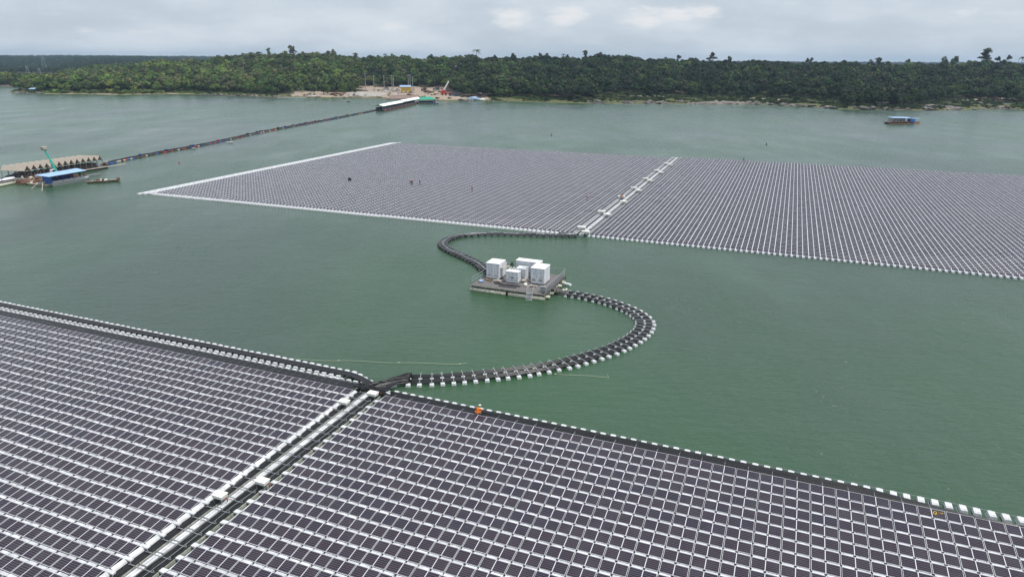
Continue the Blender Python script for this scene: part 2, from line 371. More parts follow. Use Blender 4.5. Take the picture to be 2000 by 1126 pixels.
# ------------------------------------------------------------------ terrain
SH = [(-2600, 1010), (-1000, 930), (-760, 915), (-640, 905), (-600, 880), (-575, 835), (-540, 760), (-495, 729), (-395, 719), (-355, 741), (-300, 722), (-229, 688), (-171, 674), (-119, 679), (-96, 668), (-66, 641), (0, 638), (66, 616), (152, 620), (221, 612), (258, 561), (300, 550), (352, 553), (385, 570), (408, 564), (520, 560), (760, 600), (1400, 640), (3000, 700)]
SX = np.array([p[0] for p in SH], float); SY = np.array([p[1] for p in SH], float)
def shore(x):
    x = np.asarray(x, float)
    return np.interp(x, SX, SY) + 2.2 * np.sin(x * .11) + 1.4 * np.sin(x * .37 + 1)
TOP = [(-400, 150), (0, 151), (20, 150), (60, 148), (100, 141), (130, 137), (200, 128), (300, 121), (400, 118), (450, 112), (520, 108), (570, 108), (620, 108), (700, 111), (740, 114), (800, 114), (870, 115), (930, 114), (1000, 115), (1100, 115), (1160, 112), (1250, 116), (1330, 121), (1400, 122), (1500, 124), (1600, 126), (1700, 126), (1760, 128), (1840, 127), (1900, 125), (2000, 126), (2400, 126)]
TX = np.array([p[0] for p in TOP], float); TY = np.array([p[1] for p in TOP], float)
def vnoise(x, y, s, seed=0):
    return (np.sin(x / s + seed) * np.cos(y / s * 1.3 + seed * 2) + .5 * np.sin(x / s * 2.3 + y / s * 1.7 + seed * 3) + .3 * np.sin(x / s * 4.1 - y / s * 3.7 + seed)) / 1.8
def height(x, y):
    x = np.asarray(x, float); y = np.asarray(y, float)
    d = y - shore(x)
    dist = y * CP + HC * SP
    px = 1000 + F * x / np.maximum(dist, 50)
    hor = 563 - F * math.tan(PITCH) + (px - 1000) * ROLL
    yt = np.interp(px, TX, TY)
    Dc = shore(x) + 330
    crest = np.clip(HC + (hor - yt) * Dc / F - 11.4 + 1.2 * np.sin(px / 23.0) + 1.0 * np.sin(px / 9.7 + 1), 2.5, 60)
    t = np.clip((d - 45) / 285, 0, 1); t = t * t * (3 - 2 * t)
    z = 1.6 * np.clip(d / 14, -1.5, 1) + .9 * np.clip((d - 10) / 40, 0, 1) + (crest - 2.5) * t
    z = z + vnoise(x, y, 37) * 1.3 * np.clip(d / 90, 0, 1) + vnoise(x, y, 9, 2) * .35 * np.clip(d / 25, 0, 1)
    back = np.clip((d - 380) / 500, 0, 1)
    far = 20 + 6 * vnoise(x, y, 300, 1)
    left = np.clip((-x - 350 - (y - 900) * .30) / 500, 0, 1) * np.clip((y - 1300) / 1300, 0, 1)
    farz = far * .5 + left * 12
    z = z * (1 - back) + np.minimum(farz, 34) * back
    low = np.clip((175 - px) / 70, 0, 1) * np.clip((d - 60) / 80, 0, 1)
    t2 = np.clip((y - 1850) / 900, 0, 1); t2 = t2 * t2 * (3 - 2 * t2)
    z = z * (1 - low) + (2.5 + (19 + 4 * vnoise(x, y, 260, 3)) * t2) * low
    return z
def ground_at(px, py, lo=300, hi=4000):
    a, b, c = ray(px, py)
    ys = np.arange(lo, hi, 1.0); t = ys / b; X = a * t; Z = HC + c * t
    hh = np.maximum(height(X, ys), 0); k = np.argmax(Z <= hh)
    if Z[k] > hh[k]: k = len(ys) - 1
    return Vector((float(X[k]), float(ys[k]), float(hh[k])))
# polar-ish grid so that the near shore is fine and the horizon still covered
fr = np.concatenate([np.arange(-12, 60, 3.0), np.arange(60, 420, 8.0), np.geomspace(420, 9000, 60)])
xs = np.concatenate([np.linspace(-6500, -900, 50), np.arange(-890, 890, 4.0), np.linspace(900, 6500, 50)])
GX, FR = np.meshgrid(xs, fr); GY = shore(GX) + FR
GXX = GX * (1 + np.maximum(FR - 400, 0) / 9000 * .8)
GZ = height(GXX, GY)
V = np.stack([GXX, GY, GZ], -1).reshape(-1, 3); nr, nc = GX.shape
I = np.arange(nr * nc).reshape(nr, nc)
Q = np.stack([I[:-1, :-1], I[:-1, 1:], I[1:, 1:], I[1:, :-1]], -1).reshape(-1, 4)
def terrain_mat():
    m = bpy.data.materials.new('shore_ground'); m.use_nodes = True; nt = m.node_tree; N = nt.nodes; L = nt.links
    b = N['Principled BSDF']; b.inputs['Roughness'].default_value = .95; b.inputs['Specular IOR Level'].default_value = .1
    at_ = N.new('ShaderNodeAttribute'); at_.attribute_name = 'cover'; sp = N.new('ShaderNodeSeparateColor'); L.new(at_.outputs['Color'], sp.inputs[0])
    geo = N.new('ShaderNodeNewGeometry')
    def nz(s, d=6):
        n = N.new('ShaderNodeTexNoise'); n.inputs['Scale'].default_value = s; n.inputs['Detail'].default_value = d; L.new(geo.outputs['Position'], n.inputs['Vector']); return n.outputs['Fac']
    def mix(a, b_, f):
        x = N.new('ShaderNodeMix'); x.data_type = 'RGBA'
        for k, v in (('A', a), ('B', b_)):
            if isinstance(v, tuple): x.inputs[k].default_value = (*v, 1)
            else: L.new(v, x.inputs[k])
        if isinstance(f, float): x.inputs['Factor'].default_value = f
        else: L.new(f, x.inputs['Factor'])
        return x.outputs['Result']
    def edge(v, n, lo=.35, hi=.65):
        a = N.new('ShaderNodeMath'); a.operation = 'MULTIPLY_ADD'; L.new(n, a.inputs[0]); a.inputs[1].default_value = .8; L.new(v, a.inputs[2])
        s = N.new('ShaderNodeMath'); s.operation = 'SUBTRACT'; L.new(a.outputs[0], s.inputs[0]); s.inputs[1].default_value = .4
        r = N.new('ShaderNodeMapRange'); r.inputs['From Min'].default_value = lo; r.inputs['From Max'].default_value = hi; L.new(s.outputs[0], r.inputs['Value']); return r.outputs[0]
    n_a, n_b = nz(.12), nz(.6)
    floor_ = mix((.035, .05, .022), (.07, .062, .035), n_a)
    grass = mix((.075, .095, .034), (.15, .14, .075), n_b)
    sand = mix((.42, .36, .29), (.25, .18, .14), n_b)
    rock = mix((.20, .175, .16), (.07, .06, .055), n_b)
    c = mix(floor_, grass, edge(sp.outputs[0], n_a)); c = mix(c, sand, edge(sp.outputs[1], n_a)); c = mix(c, rock, edge(sp.outputs[2], n_b))
    L.new(c, b.inputs['Base Color']); return m
ter = fast_mesh('ground', V, Q, terrain_mat()); tag(ter, 'low wooded shore with sand, grass and rock along the water', None, None, 'structure')
ter.data.polygons.foreach_set('use_smooth', [True] * len(ter.data.polygons))
PXg, PYg, _ = px_of(GXX, GY, GZ); Dg = FR
def band(v, a, b, s=20): return np.clip((v - a) / s, 0, 1) * np.clip((b - v) / s, 0, 1)
Gc = np.clip(1 - Dg / 60, 0, 1) * .9
Gc = np.maximum(Gc, band(PXg, 960, 2050, 40) * np.clip(1.15 - Dg / 130, 0, 1) * .55)
Sc = band(PXg, 560, 960, 14) * np.clip((Dg - 4) / 6, 0, 1) * np.clip((150 - Dg) / 35, 0, 1)
Sc = np.where(PXg < 690, Sc * np.clip((75 - Dg) / 15, 0, 1), Sc)
Sc = np.maximum(Sc, band(PXg, 60, 400, 30) * band(Dg, -2, 9, 3) * .55)
trk = np.exp(-((Dg - 62 - 10 * np.sin(GXX / 60)) / 7) ** 2) * band(PXg, 980, 1640, 30) * (.55 + .45 * np.sin(GXX / 17))
Sc = np.maximum(Sc, trk * .8)
Sc = np.maximum(Sc, band(PXg, 1860, 2000, 20) * band(Dg, 55, 120, 20) * .65)
Rc = band(PXg, 1130, 1900, 30) * band(Dg, -4, 12, 5) * (.40 + .35 * np.sin(GXX / 9)) + band(PXg, 380, 540, 20) * band(Dg, -3, 14, 4) * .8 + band(PXg, -50, 75, 8) * band(Dg, -8, 20, 3) * .9
Rc = np.maximum(Rc, band(PXg, 1880, 1990, 20) * band(Dg, 25, 60, 8) * .6)
ca = ter.data.color_attributes.new('cover', 'FLOAT_COLOR', 'POINT')
ca.data.foreach_set('color', np.stack([Gc, Sc, np.clip(Rc, 0, 1), np.ones_like(Gc)], -1).astype(np.float32).ravel())

# ------------------------------------------------------------------ solar arrays
def frame_of(a):                                        # rotation of a block whose local x runs along its rows
    return math.pi / 2 - a
AR, OR_ = 1.95154, (-14.087, 68.333)
AL, OL_ = 1.95583, (-17.845, 69.766)
AF, OF_ = 1.94678, (16.279, 143.209)
def world_xy(ox, oy, a, s, t):
    ux, uy = math.sin(a), math.cos(a); vx, vy = -uy, ux
    return ox + s * ux + t * vx, oy + s * uy + t * vy

def one_panel(Lp, tilt, wid, pm):
    """a module: glass slab on two mounting rails; origin at its far left corner"""
    b = MB(); c, s = math.cos(tilt), math.sin(tilt)
    th = .035
    p = lambda x, l, h: (x, -l * c - h * s * 0 , -l * s + h)
    uv = [(0, 0), (1, 0), (1, 1), (0, 1)]
    b.add([p(0, Lp, 0), p(wid, Lp, 0), p(wid, 0, 0), p(0, 0, 0)], [(0, 1, 2, 3)], 0, uv)
    fr_ = MB()
    e = .035
    for (x0, x1, l0, l1) in ((-.006, wid + .006, -.006, .03), (-.006, wid + .006, Lp - .03, Lp + .006), (-.006, .024, .03, Lp - .03), (wid - .024, wid + .006, .03, Lp - .03)):
        v = [p(x0, l1, -th), p(x1, l1, -th), p(x1, l0, -th), p(x0, l0, -th), p(x0, l1, .006), p(x1, l1, .006), p(x1, l0, .006), p(x0, l0, .006)]
        fr_.add(v, BOXF)
    g = b.build('solar_panel', pm); f = fr_.build('frame', M['frame'])
    return g, f

def array_block(label, ox, oy, a, i0, i1, rows, pitch, pw, Lp, tilt, ztop, pm, near):
    root = empty('solar_array', (ox, oy, 0), frame_of(a), 1, label, 'solar array', 'floating solar arrays')
    i = np.arange(i0, i1); j = np.arange(rows); II, JJ = [q.ravel() for q in np.meshgrid(i, j)]
    lx = II * pw + .04; ly = -JJ * pitch if near else JJ * pitch + Lp
    ux, uy = math.sin(a), math.cos(a)
    WX = ox + (lx + 1) * ux - (ly - .5) * uy; WY = oy + (lx + 1) * uy + (ly - .5) * ux
    X, Y, D = px_of(WX, WY, ztop)
    D = np.where(D < 5, 1e-3, D)
    vis = (D > 5) & (X > -110) & (X < 2110) & (Y < 1126 + (90 if near else 60)) & (Y > -50)
    if not near: vis = (X > -60) & (X < 2400)
    II, JJ, lx, ly, X, Y, D = [q[vis] for q in (II, JJ, lx, ly, X, Y, D)]
    if near:                                            # the rows are not ruler straight
        ly = ly + .05 * np.sin(lx * .21 + JJ * .05) * np.clip(JJ / 3, 0, 1) + .03 * np.sin(lx * .6 + JJ * .4) * np.clip(JJ / 3, 0, 1); lx = lx + .03 * np.sin(JJ * .55 + lx * .02)
    inside = (X > 8) & (X < 1992) & (Y < 1118) & (Y > 0)
    order = np.argsort(np.where(inside, D, 1e9)); ind = order[:100]
    wid = pw - .08 if near else pw - .10
    g, f = one_panel(Lp, tilt, wid, pm); f.parent = g; g.parent = root
    # individual modules
    first = True
    for k in ind:
        o = g if first else copy_tree(g, root); first = False
        o.location = (lx[k], ly[k], ztop)
    rest = np.ones(len(II), bool); rest[ind] = False
    n = rest.sum(); c, s = math.cos(tilt), math.sin(tilt)
    base = np.array([(0, -Lp * c, -Lp * s), (wid, -Lp * c, -Lp * s), (wid, 0, 0), (0, 0, 0)], float)
    low = base + (0, 0, -.04)
    T = np.concatenate([base, low]); P0 = np.stack([lx[rest], ly[rest], np.full(n, ztop)], 1)
    rr = rng.normal(size=(n, 1)) * .006 + rng.normal(size=(n, 2))[:, [0, 0, 1, 1]] * .008 + rng.normal(size=(n, 2))[:, [0, 1, 1, 0]] * .006
    VV = T[None] + P0[:, None]; VV[:, :4, 2] += rr; VV[:, 4:, 2] += rr; VV = VV.reshape(-1, 3)
    FQ = np.array([(0, 1, 2, 3), (4, 5, 1, 0), (5, 6, 2, 1), (7, 4, 0, 3), (6, 7, 3, 2), (7, 6, 5, 4)])
    QQ = (FQ[None] + (np.arange(n) * 8)[:, None, None]).reshape(-1, 4)
    mi = np.tile([0, 1, 1, 1, 1, 1], n)
    uvt = np.zeros((n, 6, 4, 2)); uvt[:, 0] = np.array([(0, 0), (1, 0), (1, 1), (0, 1)])[None] * .9996 + .0002
    uvt[:, 0, :, 0] += (II[rest] - i0)[:, None]; uvt[:, 0, :, 1] += JJ[rest][:, None]
    tag(fast_mesh('solar_panel_rows', VV, QQ, [pm, M['frame']], mi, uvt.reshape(-1, 2), root), kind='stuff')
    return root, (II, JJ, lx, ly)

def floats_mesh(name, C, D, mat_, parent, taper=.93, stuff=True):
    V_, Q_ = many_boxes(C, D, taper=taper); o = fast_mesh(name, V_, Q_, mat_, parent=parent)
    if stuff: tag(o, kind='stuff')
    return o

PI_N, PW = 1.493, 2.08
def near_block(label, ox, oy, a, i0, i1, rows, right):
    root, (II, JJ, lx, ly) = array_block(label, ox, oy, a, i0, i1, rows, PI_N, PW, 1.08, R(8), .50, M['panel'], True)
    # walkway floats between the rows, one per half module, with raised dark clamps
    C, D_, K, KD, U, UD, G_, GD = [], [], [], [], [], [], [], []
    for i, j, x, y in zip(II, JJ, lx, ly):
        for h in (0, 1):
            cx = x + .5 + h * 1.04
            big = (h == 0)
            C.append((cx - .02 + rng.normal() * .012, y - 1.28 + rng.normal() * .008, .300 + (.012 if big else -.01))); D_.append((.88 if big else 1.0, .29, .13))
        U.append((x + 1.0, y - .5, .16)); UD.append((1.25, .72, .30))
        K.append((x + 1.0 + .06, y - 1.25, .41)); KD.append((.05, .2, .12))
        for q in (.22, .78, 1.28, 1.80): G_.append((x + q, y - 1.13, .37)); GD.append((.035, .10, .05))
    floats_mesh('walkway_float', C, D_, M['row_float'], root)
    floats_mesh('buoyancy_float', U, UD, M['float'], root)
    floats_mesh('mounting_clamp', K + G_, KD + GD, M['dark'], root, .5)
    return root
NR = near_block('large floating solar array in the foreground, right of the cable aisle', *OR_, AR, 0, 42, 25, True)
NL = near_block('large floating solar array in the foreground, left of the cable aisle', *OL_, AL, -36, 0, 33, False)

# outer floats of the near right block (one thing part each) and yellow paint marks
def soft_float(dx, dy, dz, m, name='edge_float'):
    b = MB(); v = BOXV * np.array([dx, dy, dz]); v[4:, 0] *= .86; v[4:, 1] *= .9
    b.add(v, BOXF, 0); b.box((0, 0, dz / 2 + .01), (dx * .45, dy * .5, .03)); b.box((0, dy * .46, dz * .35), (.16, .1, .07))
    return b.build(name, m, bevel=.05)
ef = soft_float(.60, .95, .32, M['float']); first = True
for k in range(0, 84):
    o = ef if first else ef.copy()
    if not first: COL.objects.link(o)
    o.parent = NR; first = False
    o.location = (k * 1.04 + .55 + random.uniform(-.03, .03), 1.40 + random.uniform(-.03, .03), .17); o.rotation_euler = (0, 0, random.uniform(-.05, .05))
lb = MB()
for k in range(83): lb.bar((k * 1.04 + .55, 1.80, .30), (k * 1.04 + 1.59, 1.80, .30), .035)
for k in range(40): lb.bar((k * 2.08 + 1.04, .12, .46), (k * 2.08 + 1.04, .12, .60), .03); lb.bar((k * 2.08 + 1.04, .0, .46), (k * 2.08 + 1.04, 1.2, .36), .03)
lb.build('tie_bar', M['galv'], NR)
# left block: two more float rows beyond the panels
C = []; D_ = []
for k in range(80):
    x = -k * 1.04 - .5
    if k < 3: continue
    C += [(x, 1.95, .18), (x - .3, 2.55, .18)]; D_ += [(.56, .36, .34), (.54, .34, .34)]
floats_mesh('walkway_float', C, D_, M['float'], NL)
ef2 = soft_float(.62, .62, .32, M['float']); first = True
for k in range(-2, 80):
    o = ef2 if first else ef2.copy()
    if not first: COL.objects.link(o)
    o.parent = NL; first = False
    o.location = (-k * 1.04 + .3, 4.12 - max(0, 3 - k * 1.04) * .42 + random.uniform(-.06, .06), .17); o.rotation_euler = (0, 0, random.uniform(-.08, .08))
lb = MB()
for k in range(3, 80):
    x = -k * 1.04 + .3; lb.bar((x, .3, .40), (x, 4.2, .34), .03)
lb.build('cross_bracket', M['galv'], NL)
# white strip and pads where the left block meets the aisle
sb = MB(); pad = MB()
for j in range(33):
    y = -j * PI_N
    sb.add(np.array([(.10, y - 1.02, .10), (.48, y - 1.02, .06), (.48, y + .1, .06), (.10, y + .1, .10), (.10, y - 1.02, .42), (.36, y - 1.02, .24), (.36, y + .1, .24), (.10, y + .1, .42)]), BOXF)
    pad.box((.34, y - 1.26, .34), (.85, .30, .14), taper=.95)
sb.build('edge_strip', M['float'], NL); pad.build('end_pad', M['float'], NL)
# right block: pads bridging to the aisle
pad = MB()
for j in range(27):
    y = -j * PI_N
    pad.box((-.33, y - 1.24, .30), (.62, .42, .14), taper=.95); pad.box((-.02, y - .6, .36), (.07, 1.25, .06))
pad.build('end_pad', M['float'], NR)
# graffiti on one module, painted in yellow
gm = MB(); t = np.linspace(0, 6.6, 26)
q = np.stack([1.25 + .13 * np.cos(t) * (1 + .2 * np.sin(2 * t)), -.48 + .16 * np.sin(t + .4), np.full(26, 0)], 1)
q[:, 2] = q[:, 1] * math.tan(R(8)) + .012
gm.tube(q, .03, 4)
for (x0, y0, x1, y1) in ((1.22, -.6, 1.34, -.72), (1.36, -.55, 1.42, -.64), (1.62, -.34, 1.72, -.46), (1.72, -.46, 1.84, -.3), (1.80, -.30, 1.86, -.42), (1.52, -.42, 1.54, -.5)):
    gm.tube([(x0, y0, y0 * .14 + .012), ((x0 + x1) / 2, (y0 + y1) / 2 + .01, (y0 + y1) / 2 * .14 + .012), (x1, y1, y1 * .14 + .012)], .026, 4)
go = gm.build('painted_mark', M['yellow'], NR, (25 * 2.08 + .04, 0, .5)); go['label'] = 'yellow scrawl painted on one panel'

# ---- the aisle between the near blocks
AI = empty('walkway', (*OR_, 0), frame_of(AR), 1, 'white float walkway with steel brackets between the two foreground arrays', 'walkway', 'white float aisles')
C, D_ = [], []
wb_, br, ed = MB(), MB(), MB()
for j in range(29):
    y = -j * PI_N - .7
    for dx in (-2.24, -1.96): wb_.box((dx, y + rng.normal() * .01, .20), (.24, PI_N - .07, .34), taper=.95)
    br.bar((-2.95, y + .4, .46), (-.66, y + .4, .46), .045); br.bar((-.66, y + .4, .46), (-.66, y + .4, .68), .06)
    br.bar((-1.42, y + .4, .46), (-1.42, y + .4, .62), .05); br.bar((-2.95, y + .4, .46), (-2.95, y + .4, .66), .05); br.bar((-3.2, y + .42, .40), (-2.6, y + .42, .46), .05)
    ed.box((-.62, y, .14), (.07, PI_N - .05, .28)); ed.box((-2.55, y, .26), (.05, PI_N - .05, .3))
wb_.build('walkway_float', M['float'], AI); br.build('bracket', M['galv'], AI); ed.build('edge_beam', M['dirty_float'], AI)

def cable_bundle(name, label, pts, offs, z, r, mat_=None, group='black power cables', cat='cable bundle', jitter=.02, wav=.02, seed=1, zs=None):
    """parallel cables following a path; each side offset wanders a little"""
    rg = np.random.default_rng(seed); P = np.array([(p[0], p[1]) for p in pts], float)
    T = np.gradient(P, axis=0); T /= np.linalg.norm(T, axis=1)[:, None] + 1e-9; Nn = np.stack([T[:, 1], -T[:, 0]], 1)
    b = MB(); s = np.concatenate([[0], np.cumsum(np.linalg.norm(np.diff(P, axis=0), axis=1))])
    for k, o in enumerate(offs):
        w_ = wav * np.sin(s * rg.uniform(.3, .9) + rg.uniform(0, 6)) + wav * .6 * np.sin(s * rg.uniform(1, 2) + rg.uniform(0, 6))
        oo = (o if np.ndim(o) else np.full(len(P), o)) + w_
        X = P + Nn * oo[:, None]; zz = z + rg.uniform(-jitter, jitter) + wav * .6 * np.sin(s * rg.uniform(.8, 1.6) + k)
        if zs is not None: zz = zz + zs
        b.tube(np.stack([X[:, 0], X[:, 1], np.broadcast_to(zz, (len(P),))], 1), r * rg.uniform(.85, 1.1), 5)
    return tag(b.build(name, mat_ or M['cable']), label, cat, group)

def line_pts(ox, oy, a, s0, t0, s1, t1, n):
    return [world_xy(ox, oy, a, s0 + (s1 - s0) * k / (n - 1), t0 + (t1 - t0) * k / (n - 1)) for k in range(n)]
cable_bundle('cable_bundle', 'black cables right of the white walkway in the foreground aisle', line_pts(*OR_, AR, -1.2, .4, -1.2, -43, 60), [-.50, -.36, -.26, -.12, .0, .14, .25, .40], .40, .052, seed=3, wav=.035)
cable_bundle('conduit', 'thin pale conduit on the black cables right of the foreground aisle', line_pts(*OR_, AR, -1.2, .4, -1.2, -43, 60), [-.20], .47, .022, M['galv'], None, 'conduit', seed=23, wav=.04)  # pale line added in place of highlights and gaps among the black cables
cable_bundle('cable_bundle', 'black cables left of the white walkway in the foreground aisle', line_pts(*OR_, AR, -3.05, .2, -3.05, -50, 60), np.linspace(-.40, .38, 8), .30, .05, seed=4)
# edge bundle along the near right block; fans out and ends near the right
nE = 70; sE = np.linspace(.2, 60, nE); ptsE = [world_xy(*OR_, AR, s, .80) for s in sE]
taper = np.clip((57 - sE) / 9, .12, 1)
offs = [-(1.16 * k / 13) * taper + .58 for k in range(14)]
cable_bundle('cable_bundle', 'wide black cable band along the front edge of the right foreground array', ptsE, offs, .36, .055, seed=5, wav=.012)
cable_bundle('cable_bundle', 'black cable band next to the panels of the left foreground array', line_pts(*OL_, AL, .3, .96, -80, .96, 70), np.linspace(-.60, .60, 16), .36, .055, seed=6, wav=.015)
cable_bundle('cable_bundle', 'outer black cable band along the waterside of the left foreground array', [world_xy(*OL_, AL, q_, t_) for q_, t_ in ((2.3, 1.75), (1.6, 1.95), (.8, 2.2), (0, 2.5), (-.8, 2.82), (-1.8, 3.15), (-3, 3.38))] + line_pts(*OL_, AL, -4.0, 3.42, -80, 3.42, 70), np.linspace(-.42, .42, 12), .36, .055, seed=7, wav=.015)

# ---- junction where the cables gather
def bez(p0, p1, p2, p3, n=16):
    t = np.linspace(0, 1, n)[:, None]; p0, p1, p2, p3 = [np.array(q[:2], float) for q in (p0, p1, p2, p3)]
    return (1 - t) ** 3 * p0 + 3 * t * (1 - t) ** 2 * p1 + 3 * t * t * (1 - t) * p2 + t ** 3 * p3
S1PX = [(800, 739), (835, 739), (870, 737), (910, 734), (950, 730), (990, 726), (1030, 721), (1065, 715), (1100, 708), (1132, 700), (1165, 690), (1195, 680), (1222, 668), (1243, 655), (1257, 641), (1260, 628), (1250, 616), (1232, 605), (1208, 595), (1180, 586), (1150, 579), (1125, 574), (1108, 572)]
S1 = [at(x, y, .35) for x, y in S1PX]
js = S1[0]
jb = MB(); rg = np.random.default_rng(5)
def gather(starts, ends, n, bulge, zbase=.45):
    for k in range(n):
        a_, d_ = starts[k % len(starts)], ends[k % len(ends)]
        m1 = a_[0] + (d_[0] - a_[0]) * .35 + rg.normal() * bulge, a_[1] + (d_[1] - a_[1]) * .2 + rg.normal() * bulge
        m2 = a_[0] + (d_[0] - a_[0]) * .65 + rg.normal() * bulge, a_[1] + (d_[1] - a_[1]) * .85 + rg.normal() * bulge
        c = bez(a_, m1, m2, d_); z = zbase + .12 * np.sin(np.linspace(0, 3.1, len(c))) + rg.uniform(-.05, .12)
        jb.tube(np.concatenate([c, z[:, None]], 1), .06, 5)
E1 = [(js.x + .1, js.y + o) for o in np.linspace(-1.15, 1.25, 12)]
gather([world_xy(*OL_, AL, 2.2, 1.35 + .07 * k) for k in range(12)], E1, 12, .10)
gather([world_xy(*OL_, AL, .2, .4 + .12 * k) for k in range(12)], E1[::-1], 12, .16)
gather([world_xy(*OR_, AR, -.75 - .1 * k, .4) for k in range(9)], E1[::-1], 9, .14)
gather([world_xy(*OR_, AR, -2.7 - .09 * k, .3) for k in range(8)], E1, 8, .16)
gather([world_xy(*OR_, AR, .2, .3 + .08 * k) for k in range(10)], [world_xy(*OL_, AL, -.4, .6 + .12 * k) for k in range(10)], 10, .18)
tag(jb.build('cable_junction', M['cable']), 'tangle of thick black cables where the foreground aisle meets the water', 'cables', 'black power cables')
jf = MB()
for k in range(10):
    jf.box((2.6 - k * .95, 2.1, .2), (.6, .3, .3), rz=rg.normal() * .2, taper=.9)
    jf.box((2.4 - k * .95, 1.25, .2), (.6, .3, .3), rz=rg.normal() * .2, taper=.9)
jf.build('support_float', M['float'], NL)
def loose_float(x, y, d, rz, label, z=.16):
    b = MB(); v = BOXV * np.array(d); v[4:, :2] *= .88; b.add(v, BOXF); b.box((0, 0, d[2] / 2), (d[0] * .5, d[1] * .4, .05))
    o = b.build('loose_float', M['float'], bevel=.06); o.location = (x, y, z); o.rotation_euler = (0, 0, rz); tag(o, label, 'float')
p = at(762, 752, .3); loose_float(p.x, p.y, (1.5, .55, .3), R(38), 'pale loose float angled out over the water beside the cable tangle')
p = at(758, 769, .3); loose_float(p.x, p.y, (.55, .85, .4), R(10), 'grey upright float at the left end of the right array cable band', .35)

# ---- white junction boxes on legs
def junction_box(p, rz, label, sc=1, group='white cabinets on the near aisle', h=.75, dims=(1.25, .85, .30)):
    r = empty('junction_box', (p[0], p[1], .3), rz, sc, label, 'junction box', group)
    b = MB(); b.box((0, 0, h), dims); b.build('cabinet', M['boxwhite'], r, bevel=.04)
    b = MB(); b.box((0, 0, h + dims[2] / 2 + .03), (dims[0] + .1, dims[1] + .1, .06)); b.build('lid', M['boxwhite'], r)
    for sx in (-1, 1):
        for sy in (-1, 1):
            b = MB(); b.box((sx * dims[0] * .4, sy * dims[1] * .4, h / 2 - .08), (.05, .05, h - .14)); b.build('leg', M['galv'], r)
    b = MB()
    for k in range(5): b.tube([(-.3 + k * .15, -.1, h - .1), (-.3 + k * .15, -.15, h - .35), (-.35 + k * .17, -.25, .05)], .03, 5)
    b.build('cable_tail', M['cable'], r)
    return r
for (x, y, lab, vlv) in ((672, 784, 'ivory cabinet on the left of the aisle nearest the cable tangle', 0), (728, 768, 'ivory cabinet at the head of the aisle, touching the cable tangle', 0), (429, 966, 'ivory cabinet on the left side halfway down the foreground aisle', 1), (512, 939, 'ivory cabinet on the right side halfway down the foreground aisle', 1)):
    p = at(x, y, 1.05); r = junction_box(p, frame_of(AR), lab, .85, h=.85)
    if vlv:
        b = MB(); b.cyl((.8, .1, .3), (.8, .1, .62), .06, .05); b.cyl((.8, .1, .62), (.8, .1, .68), .09); b.build('red_valve', M['red'], r)
p = at(742, 766, .4)
b = MB()
for k in range(3): b.cyl((p.x - .5 + k * .22, p.y + .2, .42), (p.x - .3 + k * .22, p.y - .3, .42), .07)
tag(b.build('cable_glands', M['orange']), 'orange cable fittings beside the cabinet at the head of the aisle', 'cable fittings')

# ------------------------------------------------------------------ far arrays
FRAME_F = frame_of(AF); PF, LF, TF = 1.15, 1.03, R(11)
def far_block(label, s0, n, rows):
    x0, y0 = world_xy(*OF_, AF, s0, 0)
    root, (II, JJ, lx, ly) = array_block(label, x0, y0, AF, 0, n, rows, PF, PW, LF, TF, .52, M['panel_far'], False)
    # raised white float ridge behind every row and bars between the modules
    Cn = [(n * PW / 2, j * PF + LF + .055, .525) for j in range(rows)]
    V1, Q1 = many_boxes(Cn, (n * PW, .03, .035))
    Cm = [(i * PW - .01, rows * PF / 2, .43) for i in range(n + 1)]
    V2, Q2 = many_boxes(Cm, (.13, rows * PF, .16))
    V3, Q3 = many_boxes([(n * PW / 2, -.03, .30)], (n * PW, .08, .10))
    o = fast_mesh('mounting_ridge', np.concatenate([V1, V2, V3]), np.concatenate([Q1, Q2 + len(V1), Q3 + len(V1) + len(V2)]), M['float_far'], parent=root)
    C = [(i * PW / 2 + .5, j * PF + .5, .12) for i in range(2 * n) for j in range(0, 3)]
    floats_mesh('buoyancy_float', C, (.6, .9, .3), M['float_far'], root)
    return root
FLroot = far_block('far solar array on the left with a white left margin', -123.9, 58, 113)
FRroot = far_block('far solar array on the right reaching the edge of the view', 0.2, 68, 116)
ef3 = soft_float(.52, 1.05, .30, M['float_far']); first = True
C = []
for k in range(0, 136):
    if k < 90:
        o = ef3 if first else ef3.copy()
        if not first: COL.objects.link(o)
        o.parent = FRroot; first = False
        o.location = (k * 1.04 + .1, -.42, .16)
    else: C.append((k * 1.04 + .1, -.42, .16))
floats_mesh('edge_float_row', C, (.62, 1.0, .30), M['float_far'], FRroot, .88)
ef4 = soft_float(.66, 1.5, .30, M['float_far']); first = True; C = []
for k in range(0, 113):
    if k >= 20:
        o = ef4 if first else ef4.copy()
        if not first: COL.objects.link(o)
        o.parent = FLroot; first = False
        o.location = (k * 1.04 + .5, -.62 - .3 * (k < 70), .16)
    else: C.append((k * 1.04 + .5, -.9, .16))
floats_mesh('edge_float_row', C, (.66, 1.5, .30), M['float_far'], FLroot, .88)
b = MB(); 
for k in range(4):
    for j in range(0, 66): b.box((-.55 - k * 1.02, j * 2.02 + .7 - k * .9, .2), (.86, 1.96, .36), taper=.93)
b.build('margin_walkway', M['float_far'], FLroot)
FA = empty('walkway', (*OF_, 0), FRAME_F, 1, 'white float walkway dividing the two far arrays', 'walkway', 'white float aisles')
b = MB()
for j in range(66):
    for dx in (-1.62, -1.12): b.box((dx, j * 2.02 + .2, .24), (.44, 1.96, .42), taper=.95)
b.build('walkway_float', M['float'], FA)
b = MB()
for j in range(115):
    b.box((-2.55, j * PF + .4, .38), (.85, .62, .12)); b.box((-.55, j * PF + .4, .26), (.42, .5, .2)); 
tag(b.build('end_pad', M['float_far'], FA), kind='stuff')
b = MB()
